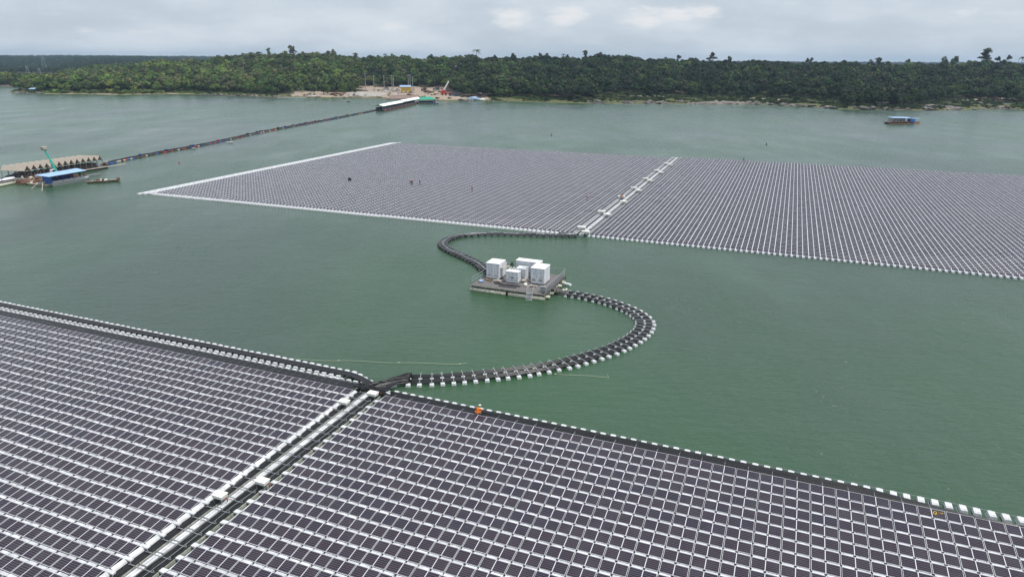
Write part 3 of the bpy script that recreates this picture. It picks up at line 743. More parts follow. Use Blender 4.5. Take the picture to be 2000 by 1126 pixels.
for j in range(58): b.bar((-2.9, j * 2.3 + .5, .52), (-.2, j * 2.3 + .5, .52), .05)
b.build('bracket', M['galv'], FA)
cable_bundle('cable_bundle', 'cables beside the walkway of the far arrays', line_pts(*OF_, AF, -2.15, 0, -2.15, 131, 40), np.linspace(-.25, .2, 5), .46, .05, M['cable_grey'], seed=9)
cable_bundle('cable_bundle', 'thin dark cables right of the far walkway', line_pts(*OF_, AF, -.72, 0, -.72, 131, 40), np.linspace(-.12, .12, 3), .42, .05, seed=10)
fb = [(1136, 444), (1144, 453), (1175, 413), (1186, 419), (1214, 384), (1218, 394), (1238, 367), (1247, 372), (1261, 349), (1270, 353), (1283, 333), (1291, 337), (1301, 319.4), (1309, 322)]
ordn = ['nearest', 'second', 'third', 'fourth', 'fifth', 'sixth', 'farthest']
for k, (x, y) in enumerate(fb):
    side = 'left' if k % 2 == 0 else 'right'
    junction_box(at(x, y, 1.0), FRAME_F, f'{ordn[k // 2]} white cabinet on the {side} side of the far walkway', 1.0, 'white cabinets on the far walkway', .72, (1.7, .9, .30))
b = MB()
for k in range(5): b.box((-.5 - k * .7, 132.6 + .2 * k, .22), (1.6, .5, .4))
b.build('end_float', M['float_far'], FA)

# ------------------------------------------------------------------ serpentine cable floats
def smooth_path(P, step):
    P = np.array([(p[0], p[1]) for p in P], float)
    for _ in range(3):
        Qp = np.empty((2 * len(P) - 2 + 2, 2)); Qp[0] = P[0]; Qp[-1] = P[-1]
        Qp[1:-1:2] = .75 * P[:-1] + .25 * P[1:]; Qp[2:-1:2] = .25 * P[:-1] + .75 * P[1:]; P = Qp
    s = np.concatenate([[0], np.cumsum(np.linalg.norm(np.diff(P, axis=0), axis=1))])
    n = int(s[-1] / step); t = np.linspace(0, s[-1], n)
    return np.stack([np.interp(t, s, P[:, 0]), np.interp(t, s, P[:, 1])], 1)
def serpent(label, pts, halfw, fd, fmat, bmat, group, mid=True, step=1.22, inner=True):
    P = smooth_path(pts, step); T = np.gradient(P, axis=0); T /= np.linalg.norm(T, axis=1)[:, None]; Nn = np.stack([T[:, 1], -T[:, 0]], 1)
    root = empty('cable_float_bridge', (P[0][0], P[0][1], 0), 0, 1, label, 'float bridge', group); O = P[0]
    pf = soft_float(*fd, fmat, 'float'); pf.modifiers.clear() if not mid else None; first = True
    inn = MB()
    for k, (p, n_, t_) in enumerate(zip(P, Nn, T)):
        p = p + t_ * rg.normal() * .06 + n_ * rg.normal() * .03
        rz = math.atan2(t_[1], t_[0]) + rg.normal() * .09
        q = p + n_ * (halfw + fd[1] * .30) - O
        o = pf if first else pf.copy()
        if not first: COL.objects.link(o)
        o.parent = root; o.location = (q[0], q[1], .16); o.rotation_euler = (0, 0, rz + math.pi); first = False
        b = MB(); a_ = -n_ * (halfw + .12); c_ = n_ * (halfw + fd[1] * .2)
        b.bar((a_[0], a_[1], .50), (c_[0], c_[1], .46), .07); b.bar((a_[0], a_[1], .2), (a_[0], a_[1], .62), .04); b.bar((c_[0], c_[1], .2), (c_[0], c_[1], .46), .04)
        b.bar((0, 0, .3), (0, 0, .52), .04)
        bo = b.build('bracket', bmat, root); bo.location = (p[0] - O[0], p[1] - O[1], 0)
        if mid:
            q = p + n_ * .08 - O; inn.box((q[0], q[1], .22), (fd[0] * .85, .34, .34), rz=rz, taper=.9)
        if inner:
            q = p - n_ * (halfw + .0) - O; inn.box((q[0], q[1], .16), (fd[0] * .8, .30, .26), rz=rz, taper=.9)
    tag(inn.build('inner_float', fmat, root), kind='stuff')
    return P, root
P1, r1 = serpent('curved float bridge with white floats from the foreground arrays to the inverter platform', S1, 1.15, (.55, .60, .28), M['float'], M['galv'], 'curved cable float bridges')
Pf = smooth_path(S1, .6)
cable_bundle('cable_bundle', 'outer black cables lying on the near curved float bridge', Pf, np.linspace(.30, 1.04, 7), .37, .055, seed=12, wav=.015)
cable_bundle('cable_bundle', 'inner black cables lying on the near curved float bridge', Pf, np.linspace(-1.02, -.16, 8), .37, .055, seed=13, wav=.015)
S2PX = [(946, 525), (936, 515), (920, 507), (905, 500), (888, 493), (872, 485), (864, 478), (866, 471), (878, 465), (895, 460), (920, 457), (950, 456), (985, 456), (1020, 457), (1055, 458), (1090, 459), (1125, 459)]
S2 = [at(x, y, .35) for x, y in S2PX]
P2, r2 = serpent('dark narrow curved float bridge from the inverter platform to the far arrays', S2[::-1], .85, (.45, .35, .26), M['cable_grey'], M['galv'], 'curved cable float bridges', True, 1.35, True)
Pf2 = smooth_path(S2[::-1], .8)
cable_bundle('cable_bundle', 'outer black cables on the far narrow float bridge', Pf2, np.linspace(.25, .9, 7), .42, .06, seed=14, wav=.02)
cable_bundle('cable_bundle', 'inner black cables on the far narrow float bridge', Pf2, np.linspace(-.9, -.2, 7), .42, .06, seed=15, wav=.02)
cable_bundle('cable_bundle', 'pale grey cable snaking along the middle of the far float bridge', Pf2, [-.02, .10], .52, .06, M['galv'], seed=16, wav=.12)

# ------------------------------------------------------------------ inverter platform
PO = (-6.7, 106.1); PA = 1.9515
PR = empty('platform', (*PO, 0), frame_of(PA), 1, 'floating steel platform with railings that carries the white electrical cabinets', 'platform')
W_, D_p = 12.8, 10.7
b = MB()
for k in range(26): b.box((W_ / 2, .2 + k * .41, 1.05), (W_, .39, .08))
b.build('deck', M['deck'], PR)
b = MB()
for y in (.08, .55, D_p - .1): b.box((W_ / 2, y, .86), (W_, .12, .26))
for k in range(9): b.box((.2 + k * 1.55, D_p / 2, .80), (.14, D_p, .16))
for k in range(13): b.box((.1 + k * 1.05, .04, .72), (.09, .07, .55))
for k in range(11): b.box((W_ - .02, .1 + k * 1.05, .72), (.07, .09, .55))
b.build('frame', M['darkgrey'], PR)
b = MB()
for x in np.linspace(.1, W_ - .1, 6): b.bar((x, -.06, 1.12), (x, -.06, .5), .06)
b.bar((.1, -.06, 1.0), (W_ - .1, -.06, 1.0), .05)
b.build('fender_rail', M['cream'], PR)
for (x0, x1) in ((-.15, 6.1), (6.55, 12.7)):
    for y in (.25, 3.2, 6.4, 9.7):
        b = MB(); b.cyl((x0, y, .28), (x1, y, .28), .36, n=14); 
        for q in np.linspace(x0 + .05, x1 - .05, 9): b.cyl((q - .03, y, .28), (q + .03, y, .28), .385, n=14)
        b.build('pontoon', M['cream'], PR)
for k in range(5):
    b = MB(); y = 1.2 + k * 2.0; b.cyl((W_ - 2.2, y, .32), (W_ + .35, y, .32), .27, n=12); b.cyl((W_ + .33, y, .32), (W_ + .38, y, .32), .29, n=12); b.build('pontoon', M['cream'], PR)
def railing(pts, h=1.1, n=2, sp=1.6):
    b = MB()
    for a_, c_ in zip(pts[:-1], pts[1:]):
        a_, c_ = Vector(a_), Vector(c_); L_ = (c_ - a_).length; k = max(1, round(L_ / sp))
        for q in range(k + 1):
            p = a_.lerp(c_, q / k); b.bar(p, p + Vector((0, 0, h)), .07)
        for q in range(1, n + 1): b.bar(a_ + Vector((0, 0, h * q / n)), c_ + Vector((0, 0, h * q / n)), .065)
    return b
railing([(0.05, .1, 1.1), (.05, D_p, 1.1)]).build('railing', M['galv'], PR)
railing([(.05, D_p, 1.1), (W_ - .05, D_p, 1.1)]).build('railing', M['galv'], PR)
railing([(W_ - .05, .1, 1.1), (W_ - .05, D_p, 1.1)], n=3).build('railing', M['galv'], PR)
b = MB()
for k in range(4): b.bar((W_ - .25 - .17 * k, .3, 1.16 + .02 * k), (W_ - .25 - .17 * k, D_p - .5, 1.16 + .02 * k), .06)
b.build('cable_tray', M['cable_grey'], PR)
b = MB()
for sx in (9.75, 10.75):
    b.bar((sx, .1, 1.9), (sx, -.45, -.1), .06); b.bar((sx, .1, 1.9), (sx, .6, 1.9), .05); b.bar((sx, .6, 1.9), (sx, .6, 1.1), .05)
for k in range(6): b.box((10.25, -.07 - k * .10, 1.05 - k * .2), (1.0, .2, .04))
b.build('ladder', M['frame'], PR)

def cabinet(label, s0, s1, t0, t1, z0, z1, roof=True, doors=3, open_right=False, group='white electrical cabinets on the platform', ribs=0, roof_h=.12):
    cx, cy = (s0 + s1) / 2, (t0 + t1) / 2; wx, wy = world_xy(*PO, PA, cx, cy); dx, dy, dz = s1 - s0, t1 - t0, z1 - z0
    r = empty('electrical_cabinet', (wx, wy, z0), frame_of(PA), 1, label, 'cabinet', group)
    b = MB(); b.box((0, 0, dz / 2 + .06), (dx, dy, dz - .12)); b.build('body', M['white'], r)
    b = MB(); b.box((0, 0, dz + roof_h / 2), (dx + .14, dy + .14, roof_h)); b.build('roof', M['roofwhite'], r, bevel=.02)
    b = MB(); b.box((0, 0, -.02), (dx * .96, dy * .96, .16)); b.build('plinth', M['dark'], r)
    wd = dx / doors
    for k in range(doors):
        b = MB(); b.box((-dx / 2 + wd * (k + .5), -dy / 2 - .02, dz / 2 + .03), (wd - .07, .035, dz - .30)); do = b.build('door', M['white'], r)
        b = MB(); b.box((-dx / 2 + wd * (k + .85), -dy / 2 - .055, dz / 2), (.04, .04, .26)); b.build('handle', M['darkgrey'], do)
        b = MB()
        for q in range(4): b.box((-dx / 2 + wd * (k + .5), -dy / 2 - .045, dz * .22 + q * .06), (wd * .6, .02, .03))
        b.build('vent', M['galv'], do)
    if ribs:
        b = MB()
        for k in range(ribs): b.box((-dx / 2 + dx * (k + .5) / ribs, -dy / 2 - .03, dz / 2 + .05), (.05, .05, dz - .2))
        b.build('rib', M['white'], r)
    b = MB()
    for k in range(2): b.box((dx / 2 + .02, -dy / 2 + dy * (k + .5) / 2, dz / 2 + .03), (.035, dy / 2 - .1, dz - .3))
    b.build('side_door', M['white'], r)
    return r, dx, dy, dz
DK = 1.12
c1, *_ = cabinet('tall white ribbed container on the left of the platform with its right side open', .95, 3.25, 4.1, 6.8, DK, 3.75, doors=2, ribs=9)
b = MB(); b.box((1.155, .25, 1.3), (.06, 2.0, 2.2)); b.build('open_doorway', M['dark'], c1)
b = MB(); b.box((1.2, 1.32, 1.3), (.5, .05, 2.3), rz=.6); b.build('side_door_leaf', M['white'], c1)
c4, *_ = cabinet('white container with double doors on the right of the platform', 8.8, 11.1, 4.25, 7.1, DK, 3.75, doors=2)
b = MB()
for (x, z, w_, h_) in ((-.62, 1.95, .34, .05), (-.62, 1.75, .2, .04), (.5, 1.95, .45, .05), (.45, 1.2, .2, .2), (-.6, .75, .5, .45), (.55, .75, .5, .45)): b.box((x, -1.468, z), (w_, .012, h_))
b.build('marking', M['galv'], c4)
c5, *_ = cabinet('long white container at the back of the platform with a pale flat roof', 4.95, 9.15, 7.5, 8.95, DK, 3.72, doors=4)
c2, dx2, dy2, dz2 = cabinet('low white transformer at the front centre of the platform with insulators on its lid', 4.85, 6.95, 3.25, 4.5, DK, 3.05, doors=3, roof_h=.05)
b = MB(); b.box((.02, -.68, .95), (.42, .02, .16)); b.build('name_plate', M['dark'], c2)
for k in range(4):
    b = MB(); x = -.72 + k * .46
    b.cyl((x, -.1, dz2), (x, -.1, dz2 + .18), .09); b.cyl((x, -.1, dz2 + .18), (x, -.1, dz2 + .32), .06); b.cyl((x, -.1, dz2 + .1), (x, -.1, dz2 + .13), .13); b.bar((x, -.1, dz2 + .3), (x + .25, .6, dz2 + .5), .07)
    b.build('insulator', M['roofwhite'], c2)
c3, *_ = cabinet('square white cabinet tucked behind the transformer on the platform', 5.9, 7.45, 5.3, 6.7, DK, 3.1, doors=2, roof_h=.08)
b = MB(); b.box((.55, -.2, 2.2), (.9, .25, .12), rz=.5); b.box((.2, .1, 2.16), (.7, .2, .1), rz=-.4); b.build('duct', M['white'], c3)
def plat_obj(mb, name, mt, s, t, z, label, cat, rz=0, group=None, bevel=0):
    o = mb.build(name, mt, bevel=bevel); x, y = world_xy(*PO, PA, s, t); o.location = (x, y, z); o.rotation_euler = (0, 0, frame_of(PA) + rz); return tag(o, label, cat, group)
rt = empty('roof_tarp', (*world_xy(*PO, PA, 4.4, 6.9), 2.6), frame_of(PA), 1, 'dark green folded tarp sticking up behind the transformer', 'tarp')
b = MB(); b.blob((0, 0, .5), (.55, .5, 1.3), seed=4, amp=.35); b.build('tarp_cloth', M['plantgreen'], rt)
b = MB(); b.bar((0, 0, -1.4), (0, 0, .2), .06); b.bar((-.3, 0, -.9), (.3, 0, -.9), .06); b.build('post', M['galv'], rt)
b = MB(); b.box((0, 0, 0), (1.6, 1.0, .05), ry=-.25); b.box((-.9, 0, .12), (.5, .8, .05), ry=.3)
plat_obj(b, 'canopy_sheet', M['palewood'], 4.0, 5.0, 3.2, 'sagging pale sheet spanning from the left container to the transformer', 'sheet')
b = MB(); b.blob((0, 0, .18), (.85, .9, .42), seed=8, amp=.2); plat_obj(b, 'tarp', M['paleblue'], .95, 1.9, DK, 'small pale blue tarp bundle at the left corner of the platform', 'tarp')
rgp = np.random.default_rng(2)
def plank_pile(s, t, n, spread, label, mt='palewood'):
    b = MB()
    for k in range(n): b.box((rgp.normal() * spread, rgp.normal() * spread * .7, .05 + k * .035), (rgp.uniform(.7, 1.5), rgp.uniform(.15, .4), .04), rz=rgp.uniform(-.9, .9))
    plat_obj(b, 'plank_pile', M[mt], s, t, DK, label, 'planks', group='loose planks on the platform')
plank_pile(3.2, 2.9, 8, .35, 'loose pale boards in front of the left container')
plank_pile(7.6, 4.6, 10, .35, 'jumble of pale boards right of the transformer')
plank_pile(8.0, 5.6, 6, .2, 'small stack of boards between the square cabinet and the right container')
plank_pile(9.6, 3.0, 5, .25, 'cream boards lying in front of the right container')
plank_pile(1.7, 3.3, 4, .3, 'dark planks beside the left container', 'wood')
b = MB(); b.cyl((0, 0, 0), (0, 0, .45), .3, n=14); b.cyl((0, 0, .45), (0, 0, .5), .24, n=14); plat_obj(b, 'drum', M['boxwhite'], 8.45, 2.75, DK, 'small white drum on the deck in front of the right container', 'drum')
b = MB(); b.box((0, 0, .45), (.8, .5, .9)); b.box((0, 0, .93), (.86, .56, .05)); plat_obj(b, 'control_box', M['galv'], 12.1, 1.0, DK, 'grey control box at the front right corner of the platform', 'control box', bevel=.02)
b = MB()
for k in range(3): b.box((0, k * .05, .05 + k * .06), (4.6, .14, .06), rz=.02 * k)
plat_obj(b, 'long_beams', M['cable_grey'], 5.6, 1.9, DK, 'long grey beams lying across the front of the deck', 'beams')
b = MB()
for k in range(4): b.cyl((-1.4, k * .14, .08), (1.6, k * .16 + .1, .08), .05, n=6)
plat_obj(b, 'pipe_stack', M['darkgrey'], 5.9, .9, DK, 'dark pipes near the front edge of the deck', 'pipes')
b = MB(); b.bar((0, 0, 0), (0, 0, .9), .03); x, y = world_xy(*PO, PA, 1.6, 6.0); o = b.build('antenna', M['galv'], c1); o.location = (-.2, 1.0, 2.6)
# cables from the platform down to the float bridges
e1 = P1[-1]; st = world_xy(*PO, PA, 12.7, 3.6)
b = MB()
for k in range(12):
    a_ = world_xy(*PO, PA, 12.9, 3.0 + k * .13); c = bez(a_, (a_[0] + .8, a_[1] - .2), (e1[0] - 1, e1[1] + .1), (e1[0] + .2, e1[1] - 1.1 + k * .2), 10); z = np.linspace(1.15, .40, 10) + .05 * np.sin(np.arange(10) + k)
    b.tube(np.concatenate([c, z[:, None]], 1), .06, 5)
tag(b.build('cable_drop', M['cable_grey']), 'cables dropping from the right side of the platform to the float bridge', 'cables', 'black power cables')
e2 = P2[-1]
b = MB()
for k in range(9):
    a_ = world_xy(*PO, PA, .9 + k * .09, 5.5); c = bez(a_, (a_[0] - .4, a_[1] + 2), (e2[0] + .6, e2[1] - 1), (e2[0] - .5 + k * .12, e2[1] + .1), 10); z = np.linspace(1.5, .45, 10)
    b.tube(np.concatenate([c, z[:, None]], 1), .06, 5)
tag(b.build('cable_drop', M['cable_grey']), 'cables rising from the dark float bridge onto the left side of the platform', 'cables', 'black power cables')
p = at(1107, 553, .3); loose_float(p.x, p.y, (1.6, .7, .3), R(-35), 'grey float drifting at the right rear corner of the platform')
b = MB()
for k in range(5): b.cyl((k * .5, k * .28, 0), (k * .5 + .2, k * .28 + .7, 0), .2, n=8)
p = at(1080, 576, .2); 
o = b.build('bumper_floats', M['cream']); o.location = (p.x + .2, p.y + 1.2, .2); tag(o, 'cream bumper floats lashed under the right side of the platform', 'floats')

# ------------------------------------------------------------------ ropes drifting on the water
def rope(pxs, label, r=.028):
    P = smooth_path([at(x, y, .03) for x, y in pxs], .8); P = np.concatenate([P, np.full((len(P), 1), .03)], 1); P[:, 1] += .12 * np.sin(np.arange(len(P)) * .7)
    b = MB(); b.tube(P, r, 4)
    for k in range(0, len(P), 9): b.cyl((P[k][0] - .1, P[k][1], .05), (P[k][0] + .1, P[k][1], .05), .07, n=6)
    tag(b.build('mooring_rope', M['greenrope']), label, 'rope', 'ropes floating on the water')
rope([(545, 700), (600, 702), (660, 704), (730, 706), (800, 709), (860, 709), (905, 711), (911, 709)], 'pale floating rope behind the left foreground array')
rope([(1085, 730), (1110, 733), (1140, 733), (1170, 734), (1188, 738), (1190, 733), (1186, 730)], 'short pale rope trailing right of the near curved float bridge')

# ------------------------------------------------------------------ people
def skin_body(name, nodes, edges, parent, m, sub=1):
    me = bpy.data.meshes.new(name); me.from_pydata([n[0] for n in nodes], [], [(a, b) for a, b in edges]); o = bpy.data.objects.new(name, me); COL.objects.link(o)
    sk = o.modifiers.new('skin', 'SKIN'); sk.use_smooth_shade = True
    for i, n in enumerate(nodes):
        rr = n[1] if isinstance(n[1], tuple) else (n[1], n[1]); me.skin_vertices[0].data[i].radius = rr
        me.skin_vertices[0].data[i].use_root = (i == 0)
    s = o.modifiers.new('sub', 'SUBSURF'); s.levels = sub; s.render_levels = sub
    me.materials.append(m); o.parent = parent; return o
def person(loc, rz, label, shirt, trousers, pose='stand', hat=None, parts=True, group='workers on the solar arrays', cat='person', sc=1.0):
    r = empty('person', loc, rz, sc, label, cat, group)
    if pose == 'stand':
        pel = (0, 0, .95); ch = (0, .03, 1.28); nk = (0, .0, 1.48); hd = (0, -.02, 1.62)
        hips = [(-.09, 0, .9), (.09, 0, .9)]; knee = [(-.11, -.05, .5), (.11, -.02, .5)]; ank = [(-.12, .02, .09), (.12, .02, .09)]; toe = [(-.13, -.15, .04), (.13, -.15, .04)]
        sh = [(-.19, .02, 1.40), (.19, .02, 1.40)]; elb = [(-.27, .0, 1.13), (.27, -.04, 1.13)]; wr = [(-.25, -.16, .93), (.24, -.2, .95)]
    elif pose == 'bend':
        pel = (0, .12, .82); ch = (0, -.18, 1.02); nk = (0, -.36, 1.12); hd = (0, -.47, 1.17)
        hips = [(-.09, .1, .8), (.09, .1, .8)]; knee = [(-.12, -.06, .46), (.12, -.03, .46)]; ank = [(-.12, .06, .09), (.12, .06, .09)]; toe = [(-.13, -.1, .04), (.13, -.1, .04)]
        sh = [(-.18, -.28, 1.06), (.18, -.28, 1.06)]; elb = [(-.22, -.42, .84), (.22, -.42, .84)]; wr = [(-.12, -.58, .66), (.12, -.58, .66)]
    else:  # crouch
        pel = (0, .14, .30); ch = (0, -.04, .60); nk = (0, -.14, .78); hd = (0, -.22, .90)
        hips = [(-.1, .12, .28), (.1, .12, .28)]; knee = [(-.22, -.27, .46), (.22, -.27, .46)]; ank = [(-.17, .0, .09), (.17, .0, .09)]; toe = [(-.18, -.18, .04), (.18, -.18, .04)]
        sh = [(-.19, -.09, .70), (.19, -.09, .70)]; elb = [(-.26, -.32, .52), (.26, -.32, .52)]; wr = [(-.13, -.50, .42), (.12, -.50, .40)]
    nodes = [(pel, (.14, .11)), (ch, (.155, .11)), (nk, .055), ((hd[0], hd[1], hd[2] - .02), .075), ((hd[0], hd[1] - .01, hd[2] + .09), .078)]
    edges = [(0, 1), (1, 2), (2, 3), (3, 4)]
    for s in (0, 1):
        i = len(nodes); nodes += [(hips[s], .095), (knee[s], .062), (ank[s], .042), (toe[s], .035)]; edges += [(0, i), (i, i + 1), (i + 1, i + 2), (i + 2, i + 3)]
        i = len(nodes); nodes += [(sh[s], .058), (elb[s], .042), (wr[s], .028)]; edges += [(1, i), (i, i + 1), (i + 1, i + 2)]
        w_ = Vector(wr[s]); e_ = Vector(elb[s]); d = (w_ - e_).normalized(); sd = d.cross(Vector((0, 0, 1)));
        if sd.length < .1: sd = Vector((1, 0, 0))
        sd.normalize(); palm = w_ + d * .06; i = len(nodes); nodes += [(tuple(palm), .027)]; edges += [(i - 1, i)]; pi_ = i
        for k, (o_, ln) in enumerate(((-.03, .065), (-.01, .08), (.01, .085), (.03, .075))):
            b0 = palm + sd * o_ + d * .025; b1 = b0 + d * ln * .6 + Vector((0, 0, -.01)); b2 = b1 + d * ln * .4 + Vector((0, 0, -.03))
            j = len(nodes); nodes += [(tuple(b0), .010), (tuple(b1), .009), (tuple(b2), .008)]; edges += [(pi_, j), (j, j + 1), (j + 1, j + 2)]
        b0 = palm - d * .02 + sd * (.035 if s else -.035); b1 = b0 + d * .04 + sd * (.02 if s else -.02); j = len(nodes); nodes += [(tuple(b0), .011), (tuple(b1), .009)]; edges += [(pi_, j), (j, j + 1)]
    skin_body('body', nodes, edges, r, M['skin'])
    # face and hair
    h = Vector(hd); b = MB(); b.blob((h.x, h.y - .088, h.z + .03), (.03, .04, .045), amp=0, sub=1)
    for s in (-1, 1): b.blob((h.x + s * .085, h.y, h.z + .03), (.02, .04, .06), amp=0, sub=1)
    b.build('face_and_ears', M['skin'], r)
    b = MB()
    for s in (-1, 1): b.blob((h.x + s * .03, h.y - .08, h.z + .055), (.022, .014, .014), amp=0, sub=1)
    b.box((h.x, h.y - .083, h.z - .02), (.045, .01, .01)); b.build('eyes_and_mouth', M['hair'], r)
    b = MB(); b.blob((h.x, h.y + .02, h.z + .085), (.19, .20, .17), amp=.03)
    if hat: b.cyl((h.x, h.y - .02, h.z + .09), (h.x, h.y - .02, h.z + .105), .15, n=14)
    b.build('helmet' if hat else 'hair', M[hat] if hat else M['hair'], r)
    # clothes: slightly larger skinned pieces
    cn = [((pel[0], pel[1], pel[2] + .02), (.17, .135)), (ch, (.185, .14)), ((nk[0], nk[1], nk[2] - .04), .085)]; ce = [(0, 1), (1, 2)]
    for s in (0, 1):
        i = len(cn); e2_ = Vector(elb[s]).lerp(Vector(wr[s]), .8); cn += [(sh[s], .082), (elb[s], .062), (tuple(e2_), .045)]; ce += [(1, i), (i, i + 1), (i + 1, i + 2)]
    skin_body('jacket', cn, ce, r, M[shirt])
    tn = [((pel[0], pel[1], pel[2]), (.165, .13))]; te = []
    for s in (0, 1):
        i = len(tn); a2 = Vector(knee[s]).lerp(Vector(ank[s]), .85); tn += [(hips[s], .115), (knee[s], .082), (tuple(a2), .062)]; te += [(0, i), (i, i + 1), (i + 1, i + 2)]
    skin_body('trousers', tn, te, r, M[trousers])
    b = MB()
    for s in (0, 1): b.blob((toe[s][0], toe[s][1] + .06, .05), (.11, .28, .1), amp=0, sub=2)
    b.build('shoes', M['dark'], r)
    return r
p = world_xy(*OR_, AR, 11.35, .12)
person((p[0], p[1], .50), frame_of(AR) + R(150), 'crouching worker in orange clothes and a pale hard hat at the foreground array edge', 'orange', 'orange', 'crouch', 'boxwhite', group=None)
def far_person(x, y, rz, *a, **k):
    p = at(x, y, .55); return person((p.x, p.y, .56), rz, *a, **k)
far_person(805, 361, 2.5, 'worker in a pink top standing beside a bending colleague on the far left array', 'pink', 'jean', 'stand', 'boxwhite')
far_person(802, 359, .5, 'bent-over worker in pink, leftmost of the pair on the far left array', 'pink', 'jean', 'bend', 'boxwhite')
far_person(820, 359, 1.2, 'worker in pale blue just right of the pair on the far left array', 'paleblue', 'jean', 'stand', 'boxwhite')
far_person(922, 373, 1.2, 'lone worker in pink near the middle of the far left array', 'pink', 'jean', 'stand', 'boxwhite')
far_person(1146, 390, 1.2, 'worker in a pink top close to the far walkway', 'pink', 'jean', 'stand')
far_person(1213, 389, 1.2, 'bending worker in orange on the far walkway by the third left cabinet', 'orange', 'jean', 'bend')
far_person(1452, 316, 1.2, 'tiny dark figure at the back edge of the far right array', 'jean', 'jean', 'stand')
p = at(683, 350, .9)
b = MB(); b.box((0, 0, .35), (.85, .6, .7)); b.box((0, 0, .73), (.95, .7, .06)); b.box((-.3, 0, .85), (.12, .4, .2))
o = b.build('equipment_box', M['dark'], bevel=.03); o.location = (p.x, p.y, .5); tag(o, 'dark square equipment box on the left part of the far array', 'box')

# ------------------------------------------------------------------ long floating drum bridge and left raft
BP = [(203, 321), (225, 315), (260, 308), (300, 300), (345, 292), (380, 286), (420, 278), (460, 269), (495, 261), (530, 254), (565, 248), (600, 241), (650, 232), (700, 222), (722, 218), (745, 213)]
PB = smooth_path([at(x, y, .3) for x, y in BP], 1.25)
BR_ = empty('float_bridge', (PB[0][0], PB[0][1], 0), 0, 1, 'very long thin float bridge of coloured drums running to the white-roofed jetty', 'float bridge'); O = PB[0]
TB = np.gradient(PB, axis=0); TB /= np.linalg.norm(TB, axis=1)[:, None]; NB = np.stack([TB[:, 1], -TB[:, 0]], 1)
b = MB()
for k in range(0, len(PB) - 1):
    a_, c_ = PB[k] - O, PB[k + 1] - O; b.bar((a_[0], a_[1], .62), (c_[0], c_[1], .62), 1.1 + .3 * math.sin(k * .4), .10)
b.build('deck', M['cable_grey'], BR_)
b = MB()
for q in (-.35, -.1, .2, .42):
    PP = PB - O + NB * q; PP = np.concatenate([PP, np.full((len(PP), 1), .74)], 1); PP[:, 2] += .06 * np.sin(np.arange(len(PP)) * .9 + q * 9); b.tube(PP, .1, 4)
b.build('cable', M['cable'], BR_)
dm = [M['dark'], M['rust'], M['dark'], M['darkgrey'], M['cable_grey'], M['navy'], M['darkgrey'], M['palewood'], M['red'], M['dark'], M['blue']]
drums = {}
mixm = MB(); cnt = 0
for k in range(len(PB) - 1):
    c = PB[k] - O; rz = TB[k]; n_ = NB[k]; mi = int(rg.integers(len(dm)))
    for sd in (1, -1):
        q = c + n_ * .75 * sd; a3 = (q[0] - rz[0] * .45, q[1] - rz[1] * .45, .18); b3 = (q[0] + rz[0] * .45, q[1] + rz[1] * .45, .18)
        if sd == 1 and cnt < 100 and k < 130:
            bb = MB(); bb.cyl(a3, b3, .32, n=8); bb.build('drum', dm[mi], BR_); cnt += 1
        else: mixm.cyl(a3, b3, .32, n=6, m=mi)
    if rg.random() < .07: mixm.box((c[0], c[1], .95), (1.1, .8, .5), rz=rg.random(), m=int(rg.integers(len(dm))))
tag(mixm.build('drum_row', dm, BR_), kind='stuff')

# raft with thirteen thatched gables
A0 = at(60, 352, 0); A1 = at(207, 329, 0); dv = (A1 - A0); Lr = dv.length; ang = math.atan2(dv.y, dv.x)
RF = empty('raft', (A0.x, A0.y, 0), ang, 1, 'long raft carrying a row of thatched gable huts', 'raft')
b = MB(); b.box((Lr / 2, 4.2, .45), (Lr + 2, 8.6, .14)); b.build('deck', M['deck'], RF)
b = MB()
for k in range(14): b.cyl((-1, .4 + k * .62, .15), (Lr + 1, .4 + k * .62, .15), .22, n=6)
b.build('bamboo_float', M['wood'], RF)
b = MB(); b.box((Lr / 2 + 4, -.25, .6), (Lr + 7, .5, .14)); b.build('kerb_walk', M['palewood'], RF)
sp_ = Lr / 12.6
ordinals = ['first', 'second', 'third', 'fourth', 'fifth', 'sixth', 'seventh', 'eighth', 'ninth', 'tenth', 'eleventh', 'twelfth', 'thirteenth']
hw, rl, zE, zR = sp_ * .5, 7.6, 2.35, 3.9; hut0 = None
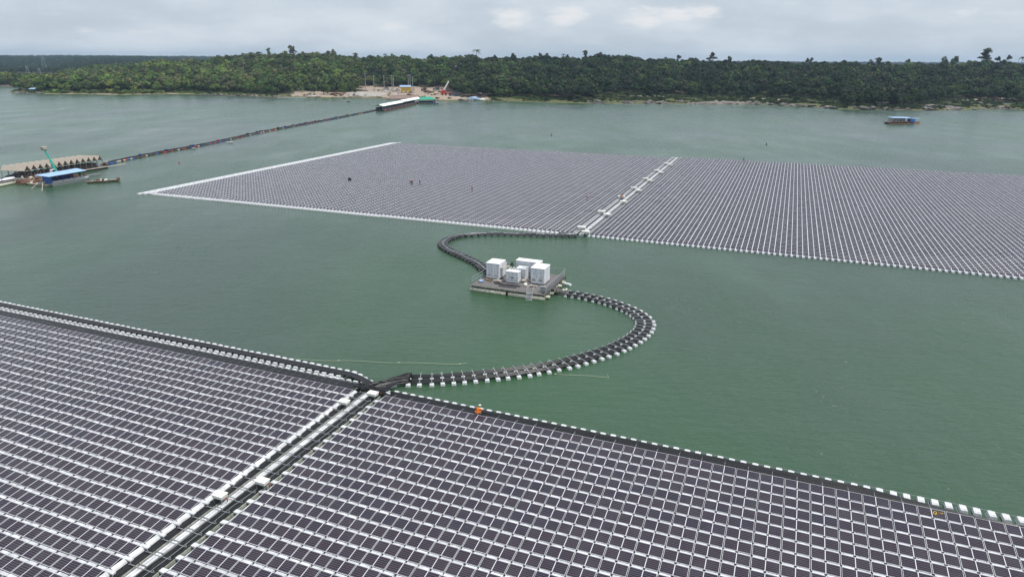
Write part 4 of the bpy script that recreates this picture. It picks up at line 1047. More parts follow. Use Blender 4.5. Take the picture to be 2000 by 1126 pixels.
for k in range(13):
    lab = f'{ordinals[k]} thatched gable hut from the left on the long raft'
    wx, wy = world_xy(A0.x, A0.y, math.pi / 2 - ang, (k + .2) * sp_, 1.0)
    if hut0 is None:
        h_ = empty('thatched_hut', (wx, wy, .5), ang, 1, lab, 'hut', 'thatched huts on the raft')
        b = MB(); ov = .1; th = .10; sk = -2.2
        for s in (-1, 1):
            e0, r0 = (s * (hw - .01), 0, zE), (0, 0, zR); e1_, r1_ = (s * (hw - .01) + sk, rl, zE), (sk, rl, zR)
            v = [e0, r0, r1_, e1_] + [(q[0], q[1], q[2] - th) for q in (e0, r0, r1_, e1_)]
            b.add(v, [(0, 1, 2, 3), (7, 6, 5, 4), (0, 4, 5, 1), (1, 5, 6, 2), (2, 6, 7, 3), (3, 7, 4, 0)])
        b.build('roof', M['thatch'], h_)
        b = MB(); b.add([(-hw * .62, .7, zE + .42), (hw * .62, .7, zE + .42), (0, .7, zR - .12), (-hw * .62, .76, zE + .42), (hw * .62, .76, zE + .42), (0, .76, zR - .12)], [(0, 1, 2), (3, 5, 4), (0, 3, 4, 1), (1, 4, 5, 2), (2, 5, 3, 0)]); b.build('gable_wall', M['wood'], h_)
        for s in (-1, 1):
            for yy in (.25, rl - .3):
                b = MB(); b.bar((s * (hw - .12) + (sk if yy > 2 else 0), yy, 0), (s * (hw - .12) + (sk if yy > 2 else 0), yy, zE), .1); b.build('post', M['wood'], h_)
        b = MB(); b.box((0, .2, .5), (hw * 1.5, .05, .08)); b.box((0, .2, .9), (hw * 1.7, .05, .06)); b.build('rail', M['darkgrey'], h_)
        b = MB(); b.box((-.6, 3.6, .7), (hw * 1.3, 3.0, 1.3)); b.build('back_screen', M['darkgrey'], h_)
        hut0 = h_
    else:
        h_ = copy_tree(hut0); h_.location = (wx, wy, .5); h_['label'] = lab
# crane barge
cr = at(106, 352, 0)
CB = empty('crane_barge', (cr.x, cr.y, 0), ang - .1, 1, 'barge crowded with scrap under the teal crane', 'barge')
b = MB(); b.box((-1, 2, .45), (16, 6.5, .9), taper=.97); b.build('hull', M['rust'], CB)
b = MB()
for k in range(9): b.blob((rgp.uniform(-8, 2), rgp.uniform(0, 4.2), 1.3), (rgp.uniform(.8, 1.8), .9, rgp.uniform(.8, 1.7)), seed=k, amp=.4, sub=1, m=int(rgp.integers(3)))
for k in range(26): 
    x, y = rgp.uniform(-9, 3), rgp.uniform(-.5, 4.5); b.bar((x, y, .9), (x + rgp.normal() * 1.6, y + rgp.normal() * .8, rgp.uniform(1.0, 3.0)), .09, m=int(rgp.integers(3)))
b.build('scrap_heap', [M['rust'], M['palewood'], M['darkgrey']], CB)
cp = at(105, 346, .9)
CR = empty('crane', (cp.x, cp.y + 1.5, .9), ang + .1, 1, 'teal telescopic crane with a raised boom and a pale basket at its tip', 'crane')
b = MB(); b.box((0, 0, .75), (3.6, 2.2, 1.0)); b.build('turntable', M['teal'], CR, bevel=.1)
b = MB()
for s in (-1, 1): b.box((0, s * .9, .22), (3.4, .5, .44), taper=.95)
b.build('track', M['dark'], CR)
b = MB(); b.box((-1.5, -.5, 1.8), (1.3, 1.0, 1.3), taper=.85); b.build('cab', M['white'], CR, bevel=.06)
b = MB(); b.box((-1.5, -1.01, 1.95), (.95, .04, .7)); b.build('cab_window', M['glass'], CR)
b = MB(); b.bar((.3, .1, 1.2), (-.6, .5, 5.0), .75, .6); b.build('boom', M['teal'], CR)
b = MB(); b.bar((-.5, .46, 4.6), (-1.45, .9, 8.2), .5, .42); b.build('boom_extension', M['teal'], CR)
b = MB(); b.box((-1.6, .95, 8.8), (1.3, 1.1, .85), taper=1.2); b.build('basket', M['palewood'], CR)
b = MB(); b.box((-1.6, .95, 8.35), (1.1, .9, .35)); b.build('basket_mount', M['rust'], CR)
b = MB(); b.cyl((.9, .1, 1.2), (-.1, .35, 3.3), .14); b.build('lift_ram', M['galv'], CR)
# blue roofed boat
B0 = at(103, 363, .2); B1 = at(171, 351, .2); ab = math.atan2(B1.y - B0.y, B1.x - B0.x); Lb = (B1 - B0).length
BB = empty('houseboat', (B0.x, B0.y, 0), ab, 1, 'open sided boat with a flat light blue roof beside the crane barge', 'boat')
b = MB(); b.add([(0, 0, 0), (Lb, 0, 0), (Lb + 1.6, 1.8, 0), (Lb, 3.6, 0), (0, 3.6, 0), (-.4, -.2, .85), (Lb + .2, -.2, .85), (Lb + 2.4, 1.8, .95), (Lb + .2, 3.8, .85), (-.4, 3.8, .85)], [(0, 4, 3, 2, 1), (5, 6, 7, 8, 9), (0, 1, 6, 5), (1, 2, 7, 6), (2, 3, 8, 7), (3, 4, 9, 8), (4, 0, 5, 9)]); b.build('hull', M['galv'], BB)
b = MB(); b.add([(-1.3, -.8, 3.0), (Lb - .4, -.8, 3.1), (Lb + .8, 4.6, 3.3), (-1.6, 4.4, 3.25), (-1.3, -.8, 3.09), (Lb - .4, -.8, 3.19), (Lb + .8, 4.6, 3.39), (-1.6, 4.4, 3.34)], BOXF); b.build('roof', M['bluesheet'], BB)
b = MB(); b.box((.0, 1.8, 1.9), (.08, 3.6, 2.2)); b.build('end_wall', M['blue'], BB)
for k in range(4):
    for yy in (.05, 3.6):
        b = MB(); b.bar((.1 + k * (Lb - 1) / 3, yy, .85), (.1 + k * (Lb - 1) / 3, yy, 3.0), .12); b.build('post', M['navy'], BB)
b = MB(); b.box((Lb * .45, .05, 1.2), (Lb * .9, .06, .5)); b.build('side_panel', M['galv'], BB)
b = MB(); b.box((Lb * .45, 3.5, 1.6), (Lb * .8, .06, 1.3)); b.build('back_screen', M['navy'], BB)
for k in range(5): 
    wx, wy = world_xy(B0.x, B0.y, math.pi / 2 - ab, 3.0 + k * 1.9, 1.6 + .5 * (k % 2))
    person((wx, wy, .95), rgp.uniform(0, 6), f'{ordinals[k]} passenger from the left under the light blue boat roof', ['pink', 'jean', 'red', 'pink', 'jean'][k], 'jean', 'stand', group='passengers under the blue roof')
def punt(px0, px1, label, mt, wd=1.4, extra=0, cat='boat', nm='punt', z1=.55):
    a_, c_ = at(*px0, .15), at(*px1, .15); d = c_ - a_; an = math.atan2(d.y, d.x); L_ = d.length
    r = empty(nm, (a_.x, a_.y, 0), an, 1, label, cat, 'small craft around the raft')
    b = MB(); b.add([(.6, -wd * .3, 0), (L_ - .6, -wd * .3, 0), (L_ - .6, wd * .3, 0), (.6, wd * .3, 0), (0, -wd * .5, z1), (L_, -wd * .42, z1 + .1), (L_, wd * .42, z1 + .1), (0, wd * .5, z1)], BOXF); b.build('hull', M[mt], r)
    b = MB()
    for k in range(3): b.box((L_ * (.25 + .25 * k), 0, z1 + .08), (.25, wd * .9, .05))
    b.build('thwart', M['palewood'], r)
    if extra:
        b = MB()
        for k in range(extra): b.box((rgp.uniform(.15, .85) * L_, 0, z1 + .3), (.9, .6, .5), rz=rgp.random(), m=k % 2)
        b.build('cargo', [M['rust'], M['boxwhite']], r)
    return r
punt((168, 357), (219, 354.5), 'long low wooden boat moored off the right end of the blue roofed boat', 'wood', 1.8, 5)
punt((214, 354), (236, 353), 'short brown boat with a white drum, rightmost of the moored craft', 'wood', 1.5, 1)
punt((48, 358), (98, 364), 'flat wooden boat below the scrap barge', 'palewood', 2.2, 6)
punt((160, 346), (196, 341), 'thin outrigger boat behind the blue roof', 'galv', .8, 1)
def pontoon_long(px0, px1, label, wd, mt, top):
    a_, c_ = at(*px0, .2), at(*px1, .2); d = c_ - a_; an = math.atan2(d.y, d.x); L_ = d.length
    r = empty('pontoon', (a_.x, a_.y, 0), an, 1, label, 'pontoon')
    b = MB(); b.cyl((0, 0, .35), (L_, 0, .35), .55, n=12); b.cyl((0, wd, .35), (L_, wd, .35), .55, n=12); b.build('tank', M[mt], r)
    b = MB(); b.box((L_ / 2, wd / 2, 1.0), (L_, wd + .8, .14)); b.build('deck', M['deck'], r)
    b = MB(); b.blob((L_ * .35, wd * .5, 1.5), (L_ * .55, 2.0, 1.2), seed=3, amp=.12); b.blob((L_ * .75, wd * .6, 1.4), (L_ * .3, 1.8, 1.0), seed=4, amp=.12); b.build('tarpaulin', M[top], r)
    return r
pontoon_long((-45, 372), (49, 353), 'cream pontoon with white sheeted cargo at the left edge of the view', 2.6, 'cream', 'white')
cable_bundle('cable_bundle', 'dark draped cable mass behind the cream pontoon at the left edge', smooth_path([at(-40, 362, .8), at(0, 351, .8), (at(18, 345, .8)), at(34, 337, .8), at(48, 334, .8)], 1.0), np.linspace(-.8, .8, 8), .9, .16, seed=20, wav=.2, jitter=.4)
# poles sticking out around the scrap
b = MB()
for (x0, y0, x1, y1) in ((83, 350, 61, 369), (84, 352, 82, 374), (90, 345, 50, 346), (88, 355, 74, 361)):
    a_, c_ = at(x0, y0, 1.6), at(x1, y1, .1); b.bar(a_, c_, .12)
tag(b.build('bamboo_poles', M['palewood']), 'pale bamboo poles slanting into the water below the scrap barge', 'poles')

# ------------------------------------------------------------------ jetty with white and green roofs
J0 = at(748, 217, 0); J1 = at(822, 201, 0); aj = math.atan2(J1.y - J0.y, J1.x - J0.x); Lj = (J1 - J0).length
JT = empty('jetty', (J0.x, J0.y, 0), aj, 1, 'long floating jetty under a white gabled roof leading to the shore', 'jetty')
b = MB(); b.box((Lj / 2, 2.5, .5), (Lj, 6, .5)); b.build('deck', M['darkgrey'], JT)
b = MB()
for k in range(30): b.cyl((k * Lj / 30, -.6, .2), (k * Lj / 30 + 1.6, -.6, .2), .5, n=6, m=k % 3)
b.build('float_drum', [M['rust'], M['red'], M['dark']], JT)
for h in (0, 1):
    x0, x1 = h * Lj * .5 - 1, (h + 1) * Lj * .5 - .6; z0 = 3.4 + .35 * h
    b = MB(); b.add([(x0, -.6, z0), (x1, -.6, z0), (x1, 2.6, z0 + 1.3), (x0, 2.6, z0 + 1.3), (x0, 5.8, z0), (x1, 5.8, z0), (x0, -.6, z0 - .1), (x1, -.6, z0 - .1), (x1, 5.8, z0 - .1), (x0, 5.8, z0 - .1)],
          [(0, 1, 2, 3), (3, 2, 5, 4), (6, 7, 1, 0), (4, 5, 8, 9)]); b.build('roof', M['roofwhite'], JT)
b = MB()
for k in range(18):
    for yy in (0, 5.2): b.bar((k * Lj / 17.2, yy, .6), (k * Lj / 17.2, yy, 3.4), .16)
b.build('posts', M['galv'], JT)
b = MB(); b.box((Lj / 2, .1, 1.3), (Lj, .06, .7)); b.box((Lj / 2, 5.3, 1.5), (Lj, .06, 1.9)); b.build('side_screen', M['darkgrey'], JT)
g0 = at(818, 203, 0); 
GP = empty('pavilion', (g0.x, g0.y, 0), .06, 1, 'floating pavilion with a green roof at the shore end of the jetty', 'pavilion')
b = MB(); b.box((8, 5, .6), (17, 10, .5)); b.build('deck', M['galv'], GP)
b = MB(); b.add([(-1, -1, 3.6), (12.5, -1.5, 3.6), (14, 11, 3.8), (2, 12, 3.8), (3.0, 4.5, 5.6), (10, 4.8, 5.6)], [(0, 1, 5, 4), (1, 2, 5), (2, 3, 4, 5), (3, 0, 4), (0, 3, 2, 1)]); b.build('roof', M['green'], GP)
b = MB(); b.add([(9, -1.6, 3.4), (16.5, -1.2, 3.2), (16.5, 6, 3.3), (9, 6, 3.5)] + [(9, -1.6, 3.5), (16.5, -1.2, 3.3), (16.5, 6, 3.4), (9, 6, 3.6)], BOXF); b.build('lean_to_roof', M['rust'], GP)
for (x, y) in ((0, 0), (4, 0), (8, 0), (12, 0), (16, 0), (0, 9), (8, 9), (16, 9)):
    b = MB(); b.bar((x, y, .8), (x, y, 3.6), .25); b.build('post', M['blue'], GP)
b = MB(); b.box((13.3, .1, 2.1), (1.4, .1, 2.4)); b.build('blue_panel', M['blue'], GP)
b = MB(); b.box((6, 5, 1.5), (12, .1, 1.6)); b.build('back_screen', M['darkgrey'], GP)

# ------------------------------------------------------------------ boat on the right
Q0 = at(1733, 242, .1); Q1 = at(1801, 241.5, .1); aq = math.atan2(Q1.y - Q0.y, Q1.x - Q0.x); Lq = (Q1 - Q0).length
TB_ = empty('tour_boat', (Q0.x, Q0.y, 0), aq, 1, 'low blue and white boat with a pale blue canopy crossing the lake at right', 'boat')
b = MB(); b.add([(1.5, 0, 0), (Lq - 2, 0, 0), (Lq - 2, 4, 0), (1.5, 4, 0), (0, -.2, 1.0), (Lq, 1.2, 1.0), (Lq, 2.8, 1.0), (0, 4.2, 1.0)], BOXF); b.build('hull', M['rust'], TB_)
b = MB(); b.add([(2.5, -.4, 3.6), (15.5, -.4, 3.3), (15.5, 4.4, 3.6), (2.5, 4.4, 3.9), (2.5, -.4, 3.72), (15.5, -.4, 3.42), (15.5, 4.4, 3.72), (2.5, 4.4, 4.02)], BOXF); b.build('canopy', M['bluesheet'], TB_)
b = MB(); b.box((16.8, 1.9, 1.9), (2.6, 3.6, 2.2)); b.build('cabin', M['blue'], TB_, bevel=.1)
b = MB(); b.box((19.3, 1.9, 3.1), (5.5, 3.2, .1)); b.build('awning', M['paleblue'], TB_)
b = MB(); b.box((8.5, 4.0, 2.2), (12, .08, 1.8)); b.build('back_screen', M['white'], TB_)
b = MB(); b.box((8.5, .0, 1.3), (12.5, .08, .6)); b.build('side_rail', M['rust'], TB_)
for k in range(6):
    b = MB(); b.bar((2.8 + k * 2.5, .0, 1), (2.8 + k * 2.5, 0, 3.5), .12); b.build('post', M['galv'], TB_)
b = MB(); b.bar((1.0, .2, 1), (.6, .2, 4.8), .15); b.bar((2.0, .2, 1), (2.2, .2, 4.9), .15); b.bar((.7, .2, 4.4), (2.2, .2, 4.5), .12); b.build('mast_frame', M['palewood'], TB_)
for k in range(4):
    wx, wy = world_xy(Q0.x, Q0.y, math.pi / 2 - aq, 5.5 + k * 2.1, 1.5)
    person((wx, wy, 1.0), k * 1.3, f'{ordinals[k]} passenger from the left on the blue and white boat', ['jean', 'white', 'jean', 'pink'][k], 'jean', 'stand', group='passengers on the lake boat')

# small craft and buoys
def buoy(x, y, r, mt, label, cat='buoy'):
    p = at(x, y, .1); b = MB(); b.cyl((0, 0, -.1), (0, 0, .3 * r), .5 * r, .4 * r, n=10); b.cyl((0, 0, .3 * r), (0, 0, .8 * r), .12 * r, n=6); b.blob((0, 0, .9 * r), (.3 * r, .3 * r, .3 * r), amp=0)
    o = b.build('buoy', M[mt]); o.location = (p.x, p.y, 0); tag(o, label, cat, 'buoys on the lake')
buoy(1077, 264, .9, 'dark', 'dark buoy in open water between the far array and the shore'); buoy(1497, 282, .9, 'dark', 'tiny dark buoy behind the far right array'); buoy(350, 318, .7, 'red', 'small red buoy between the drum bridge and the far left array')
b_ = punt((443, 279), (455, 279), 'small white dinghy just below the long drum bridge', 'roofwhite', 1.4, 0)
punt((376, 291), (381, 291), 'tiny pale dinghy near the left part of the long drum bridge', 'boxwhite', 1.2, 0)
punt((541, 191), (599, 191.5), 'long white slender boat moored along the sandy shore', 'roofwhite', 2.0, 0, nm='long_boat')
punt((677, 199), (684, 199), 'small dark boat by the grassy spit left of the jetty', 'dark', 2.0, 0)
punt((370, 182.6), (379, 182.6), 'small grey boat close under the wooded left shore', 'galv', 2.0, 0)

# ------------------------------------------------------------------ shore structures
def G_(x, y): return ground_at(x, y)
g = G_(793, 181); 
YH = empty('stilt_house', tuple(g), .05, 1.35, 'yellow house on stilts with a pale roof on the bare shore', 'house')
b = MB(); b.box((0, 0, 2.6), (7.2, 4, 3.2)); b.build('wall', M['yellow'], YH)
b = MB(); b.box((0, -2.03, 2.6), (1.6, .05, 1.0)); b.build('window', M['palewood'], YH)
b = MB(); b.add([(-4.6, -2.8, 4.15), (4.0, -2.8, 4.15), (4.0, 2.8, 5.2), (-4.6, 2.8, 5.2), (-4.6, -2.8, 4.3), (4.0, -2.8, 4.3), (4.0, 2.8, 5.35), (-4.6, 2.8, 5.35)], BOXF); b.build('roof', M['paleblue'], YH)
for x in (-3.2, 0, 3.2):
    for y in (-1.7, 1.7):
        b = MB(); b.box((x, y, .3), (.3, .3, 1.8)); b.build('stilt', M['dark'], YH)
b = MB(); b.box((5.4, 0, 2.6), (2.6, 3, 3)); b.build('annex', M['palewood'], YH)
# concrete slipway
b = MB(); c0, c1_, c2_, c3_ = G_(668, 189), G_(742, 189.5), G_(765, 182), G_(690, 180)
v = [np.array(tuple(c)) + (0, 0, .5) for c in (c0, c1_, c2_, c3_)]; v2 = [q - (0, 0, 1.5) for q in v]
b.add(v2 + v, BOXF); tag(b.build('slipway', M['concrete']), 'pale concrete slipway sloping from the bare shore to the lake', 'slipway')
b = MB(); c0, c1_, c2_, c3_ = G_(752, 195), G_(812, 194), G_(818, 187), G_(766, 187)
v = [np.array(tuple(c)) + (0, 0, .8) for c in (c0, c1_, c2_, c3_)]; v2 = [q - (0, 0, 3) for q in v]
b.add(v2 + v, BOXF); tag(b.build('earth_bank', mat('reddish_earth', (.24, .17, .14), .95, 0, .4, .3)), 'reddish earth bank behind the white-roofed jetty', 'earth bank')
# mobile crane
g = G_(868, 186); MC = empty('mobile_crane', tuple(g), .0, 1.35, 'red mobile crane with a raised pale boom at the water edge', 'crane')
b = MB(); b.box((2.5, 0, 1.3), (11, 2.6, .7)); b.build('chassis', M['red'], MC)
b = MB(); b.box((-.5, 0, 2.6), (3.6, 2.4, 2.0), taper=.85); b.build('cab', M['red'], MC, bevel=.1)
for k in range(4):
    for s in (-1, 1):
        b = MB(); b.cyl((-1.5 + k * 2.6, s * 1.1 - .2, .6), (-1.5 + k * 2.6, s * 1.1 + .2, .6), .6, n=10); b.build('wheel', M['tyre'], MC)
b = MB(); b.bar((-.5, 0, 3.2), (3.4, 0, 9.8), 1.3, 1.0); b.build('boom', M['boxwhite'], MC)
b = MB(); b.bar((3.4, 0, 9.8), (8.6, 0, 20.0), .7, .6); b.build('boom_extension', M['darkgrey'], MC)
b = MB(); b.box((8.8, 0, 20.2), (.8, .7, .9)); b.build('boom_head', M['palewood'], MC)
b = MB(); b.bar((8.8, 0, 19.7), (8.8, 0, 13), .08); b.build('hoist_rope', M['dark'], MC)
b = MB(); b.box((9.0, 0, 2.2), (2.4, 2.6, 1.8)); b.build('counterweight', M['dark'], MC)
def vehicle(x, y, label, bm_, long=4.6, hgt=1.7, rz=0, truck=False):
    g = G_(x, y); r = empty('truck' if truck else 'parked_car', tuple(g), rz, 1.2, label, 'truck' if truck else 'car', 'vehicles on the bare shore')
    b = MB(); b.box((0, 0, .75), (long, 1.8, .7)); b.build('body', M[bm_], r, bevel=.1)
    b = MB(); b.box((-.2 if not truck else -long * .33, 0, 1.35), (long * (.5 if not truck else .3), 1.6, hgt - .9), taper=.82); b.build('cabin', M['glass'], r)
    b = MB(); b.box((-.2 if not truck else -long * .33, 0, hgt + .1), (long * .36 if not truck else long * .26, 1.4, .06)); b.build('roof', M[bm_], r)
    if truck: b = MB(); b.box((long * .18, 0, 1.9), (long * .6, 2.0, 1.7)); b.build('load', M['darkgrey'], r)
    for sx in (-1, 1):
        for sy in (-1, 1):
            b = MB(); b.cyl((sx * long * .32, sy * .85 - .1, .38), (sx * long * .32, sy * .85 + .1, .38), .38, n=10); b.build('wheel', M['tyre'], r)
    return r
vehicle(765, 178, 'white car parked left of the yellow house', 'white'); vehicle(777, 177.5, 'second pale car, closest to the yellow house on its left', 'galv')
vehicle(754, 175.5, 'long grey pickup behind the slipway', 'galv', 6); vehicle(885, 188, 'dark truck right of the red mobile crane', 'navy', 6.5, 2.6, truck=True)
vehicle(893, 188, 'dark truck at the right end of the vehicle group by the mobile crane', 'dark', 6, 2.6, truck=True)
vehicle(828, 178, 'brown machine parked on the red earth right of the yellow house', 'rust', 5, 2.4, truck=True)
vehicle(852, 177, 'grey truck in front of the trees left of the mobile crane', 'galv', 6, 2.6, truck=True)
def heap(x, y, d, mt, label, seed=1, cat='tarp', nm='covered_goods'):
    g = G_(x, y); b = MB(); b.blob((0, 0, d[2] * .35), d, seed=seed, amp=.3); b.blob((d[0] * .5, .2, d[2] * .2), (d[0] * .6, d[1] * .7, d[2] * .6), seed=seed + 3, amp=.3)
    o = b.build(nm, M[mt]); o.location = g; tag(o, label, cat)
heap(924, 196, (9, 5, 4), 'paleblue', 'pale blue covered goods at the waterline right of the mobile crane', 3)
heap(934, 184, (4, 3, 3.5), 'roofwhite', 'white covered mound below the dark trees right of the crane', 4)
heap(930, 181, (3, 2, 2.5), 'roofwhite', 'small white mound above the larger white mound', 6)
heap(941, 196, (5, 3, 1.6), 'white', 'low white bundle at the waterline right of the blue covered goods', 7)
heap(835, 181, (9, 4, 3), 'rust', 'rusty heap of pipes right of the yellow house', 8, 'scrap heap', 'scrap_heap')
heap(800, 188, (6, 4, 3), 'rust', 'brown soil heap beside the earth bank', 9, 'soil heap', 'soil_heap')
heap(700, 178, (12, 6, 3), 'palerock', 'pale soil heap left of the utility poles', 10, 'soil heap', 'soil_heap')
heap(655, 186, (10, 5, 3), 'rust', 'reddish heap under the shore trees', 12, 'soil heap', 'soil_heap')
for k in range(34):
    x = rgp.uniform(575, 960); y = rgp.uniform(176, 191) if x > 700 else rgp.uniform(182, 189); mt = ['rust', 'palewood', 'darkgrey', 'concrete', 'wood', 'roofwhite'][int(rgp.integers(6))]
    nm = {'rust': 'rusty', 'palewood': 'pale timber', 'darkgrey': 'dark grey', 'concrete': 'concrete grey', 'wood': 'brown timber', 'roofwhite': 'white'}[mt]
    g = G_(x, y); b = MB()
    for q in range(5): b.box((rgp.normal() * 1.2, rgp.normal() * .8, .3 + .25 * q * rgp.random()), (rgp.uniform(.8, 3), rgp.uniform(.3, 1.2), rgp.uniform(.2, .8)), rz=rgp.uniform(0, 3))
    o = b.build('stacked_material', M[mt]); o.location = g; zn = 'on the sandy beach' if x < 700 else 'on the bare landing' if x < 880 else 'right of the mobile crane'
    tag(o, f'small {nm} pile of site material {zn}', 'material pile', f'{nm} piles {zn}')
# huts under the trees
for (x, y, w_, lab, mt) in ((563, 172, 9, 'brown timber hut among the trees above the sandy beach', 'palewood'), (578, 178, 6, 'small pale hut beside the brown timber hut', 'concrete'), (612, 174, 10, 'rust-roofed shed behind the beach trees', 'rust'), (660, 173, 7, 'orange-brown shed in the trees right of the beach', 'palewood')):
    g = G_(x, y); r = empty('shed', tuple(g), random.uniform(-.3, .3), 1, lab, 'shed', 'sheds behind the beach')
    b = MB(); b.box((0, 0, 2), (w_, 5, 4)); b.build('wall', M[mt], r)
    b = MB(); b.add([(-w_ * .6, -3.2, 3.9), (w_ * .6, -3.2, 3.9), (w_ * .6, 0, 5.6), (-w_ * .6, 0, 5.6), (w_ * .6, 3.2, 3.9), (-w_ * .6, 3.2, 3.9)], [(0, 1, 2, 3), (3, 2, 4, 5), (0, 3, 5), (1, 4, 2)]); b.build('roof', M['palewood' if mt == 'rust' else 'rust'], r)
    b = MB(); b.box((0, -2.55, 1.6), (1.6, .1, 2.4)); b.build('doorway', M['dark'], r)
g = G_(1721, 208.5); r = empty('stone_shelter', tuple(g), .1, .75, 'small flat-roofed shelter on the dark rocks at the right shore', 'shelter')
b = MB(); b.box((0, 0, 2.0), (8, 4, 4)); b.build('wall', M['palerock'], r)
b = MB(); b.box((0, 0, 4.3), (11, 6, .4), ry=.04); b.build('roof', M['grass_dry'], r)
b = MB(); b.box((-1.2, -2.05, 1.8), (1.4, .1, 2.0)); b.box((2, -2.05, 2.2), (1.2, .1, 1.1)); b.build('opening', M['dark'], r)
# parasols on the left point
for k, (x, y, mt, lab) in enumerate(((69, 175, 'paleblue', 'upper pale blue beach shelter on the left point'), (65, 180, 'bluesheet', 'lower bright blue beach shelter on the left point'), (75, 178, 'boxwhite', 'white beach shelter on the left point'))):
    g = G_(x, y); r = empty('beach_shelter', tuple(g), 0, 1.3, lab, 'shelter', 'beach shelters')
    b = MB(); b.cyl((0, 0, 2.4), (0, 0, 3.9), 3.2, .2, n=10, cap=False); b.build('canopy', M[mt], r)
    b = MB(); b.bar((0, 0, 0), (0, 0, 3.6), .15); b.bar((-2.4, 0, 0), (-2.4, 0, 2.4), .1); b.bar((2.4, 0, 0), (2.4, 0, 2.4), .1); b.build('pole', M['white'], r)
# utility poles
poles = [(457, 141, 8), (478, 157, 12), (501, 145, 8), (525, 146, 9), (550.5, 144, 8), (577.7, 150, 10), (603.5, 146, 7), (677.5, 154, 8), (695.5, 160, 9), (714.5, 173, 12), (731.3, 178, 12), (751, 178, 12), (766.4, 178, 12), (769.2, 178, 12), (798, 173, 11), (801.5, 173, 11), (806.5, 172, 9)]
for k, (x, y, h_) in enumerate(poles):
    g = G_(x, y + 2); where = ('on the wooded slope above the beach' if x < 620 else 'behind the slipway' if x < 790 else 'behind the yellow house')
    n_same = [q for q in poles if (q[0] < 620) == (x < 620) and (q[0] < 790) == (x < 790)]; idx = n_same.index((x, y, h_)); 
    r = empty('utility_pole', tuple(g), 0, 1, f'{ordinals[idx]} grey utility pole from the left {where}', 'utility pole', 'utility poles on the shore')
    hh = h_ * 1.25 + 2
    b = MB(); b.cyl((0, 0, 0), (0, 0, hh), .34, .22, n=6); b.build('mast', M['galv'], r)
    b = MB(); b.bar((-1.4, 0, hh - .8), (1.4, 0, hh - .8), .18); b.bar((-1.4, 0, hh - .8), (-1.4, 0, hh - .3), .14); b.bar((1.4, 0, hh - .8), (1.4, 0, hh - .3), .14); b.build('crossarm', M['galv'], r)
# lattice pylon far on the left
def pylon(x, y, hgt, label, w_=9):
    g = ground_at(x, y, 900, 5000); r = empty('pylon', tuple(g), .4, 1, label, 'pylon', 'pylons on the distant left shore'); b = MB(); n = 8
    for k in range(n):
        a_ = w_ / 2 * (1 - k / n) + .6; c_ = w_ / 2 * (1 - (k + 1) / n) + .6; z0, z1 = hgt * k / n, hgt * (k + 1) / n
        cs = [(-1, -1), (1, -1), (1, 1), (-1, 1)]
        for q in range(4):
            s0, s1 = cs[q], cs[(q + 1) % 4]
            b.bar((s0[0] * a_, s0[1] * a_, z0), (s0[0] * c_, s0[1] * c_, z1), .2); b.bar((s0[0] * a_, s0[1] * a_, z0), (s1[0] * c_, s1[1] * c_, z1), .12)
    b.build('lattice', M['galv'], r); b = MB()
    for z in (.72, .85, .96): b.bar((-w_ * .5, 0, hgt * z), (w_ * .5, 0, hgt * z), .4)
    b.build('crossarm', M['galv'], r)
pylon(89, 143, 38, 'tall lattice pylon behind the left point', 9)
pylon(55, 145, 16, 'shorter lattice pylon left of the tall one', 5); pylon(78, 147, 13, 'smallest lattice pylon close left of the tall one', 4)

# ------------------------------------------------------------------ rocks
rock_m = []
for k in range(4):
    b = MB(); b.blob((0, 0, 0), (1, 1, .6), seed=20 + k, amp=.5, sub=2); o = b.build('rock', M['rock'] if k % 2 else M['palerock']); rock_m.append(o.data); bpy.data.objects.remove(o)
def zone_of(px):
    for lo, hi, nm in ((-50, 90, 'on the left point'), (90, 380, 'on the grassy left shore'), (380, 560, 'on the rocky left shore'), (560, 700, 'by the sandy beach'), (700, 900, 'behind the bare landing'), (900, 1010, 'right of the mobile crane'), (1010, 1200, 'on the grassy middle shore'), (1200, 1420, 'on the rocky middle shore'), (1420, 1620, 'left of the stone shelter'), (1620, 1760, 'around the stone shelter'), (1760, 1880, 'right of the stone shelter'), (1880, 2100, 'at the right edge of the view')):
        if lo <= px < hi: return nm
    return 'on the shore'
rk = [(x, 0) for x in list(rg.uniform(12, 80, 14)) + list(rg.uniform(385, 545, 26)) + list(rg.uniform(600, 700, 10)) + list(rg.uniform(1140, 1640, 52)) + list(rg.uniform(1640, 1890, 26)) + list(rg.uniform(1890, 2000, 10)) + list(rg.uniform(885, 1000, 10))]
for (x, _) in rk:
    Xw = None
    yy = 640.0
    for _i in range(6):
        Xw = (x - 1000) / F * (yy * CP + HC * SP); yy = float(shore(Xw))
    d = rg.uniform(-1, 9) if x > 1000 else rg.uniform(-1, 6)
    o = bpy.data.objects.new('rock', rock_m[int(rg.integers(4))] if not 1620 < x < 1770 else rock_m[1]); COL.objects.link(o)
    s = rg.uniform(2.0, 5.5) if x > 1000 else rg.uniform(1.6, 4.2)
    o.location = (Xw, yy + d, max(0.0, float(height(Xw, yy + d))) + .1); o.scale = (s * rg.uniform(1, 2.0), s, s * rg.uniform(.7, 1.2)); o.rotation_euler = (0, 0, rg.uniform(0, 6))
    tag(o, f'{"pale" if "pale" in o.data.materials[0].name else "dark"} waterside boulder {zone_of(x)}', 'rock', f'{"pale" if "pale" in o.data.materials[0].name else "dark"} boulders {zone_of(x)}')
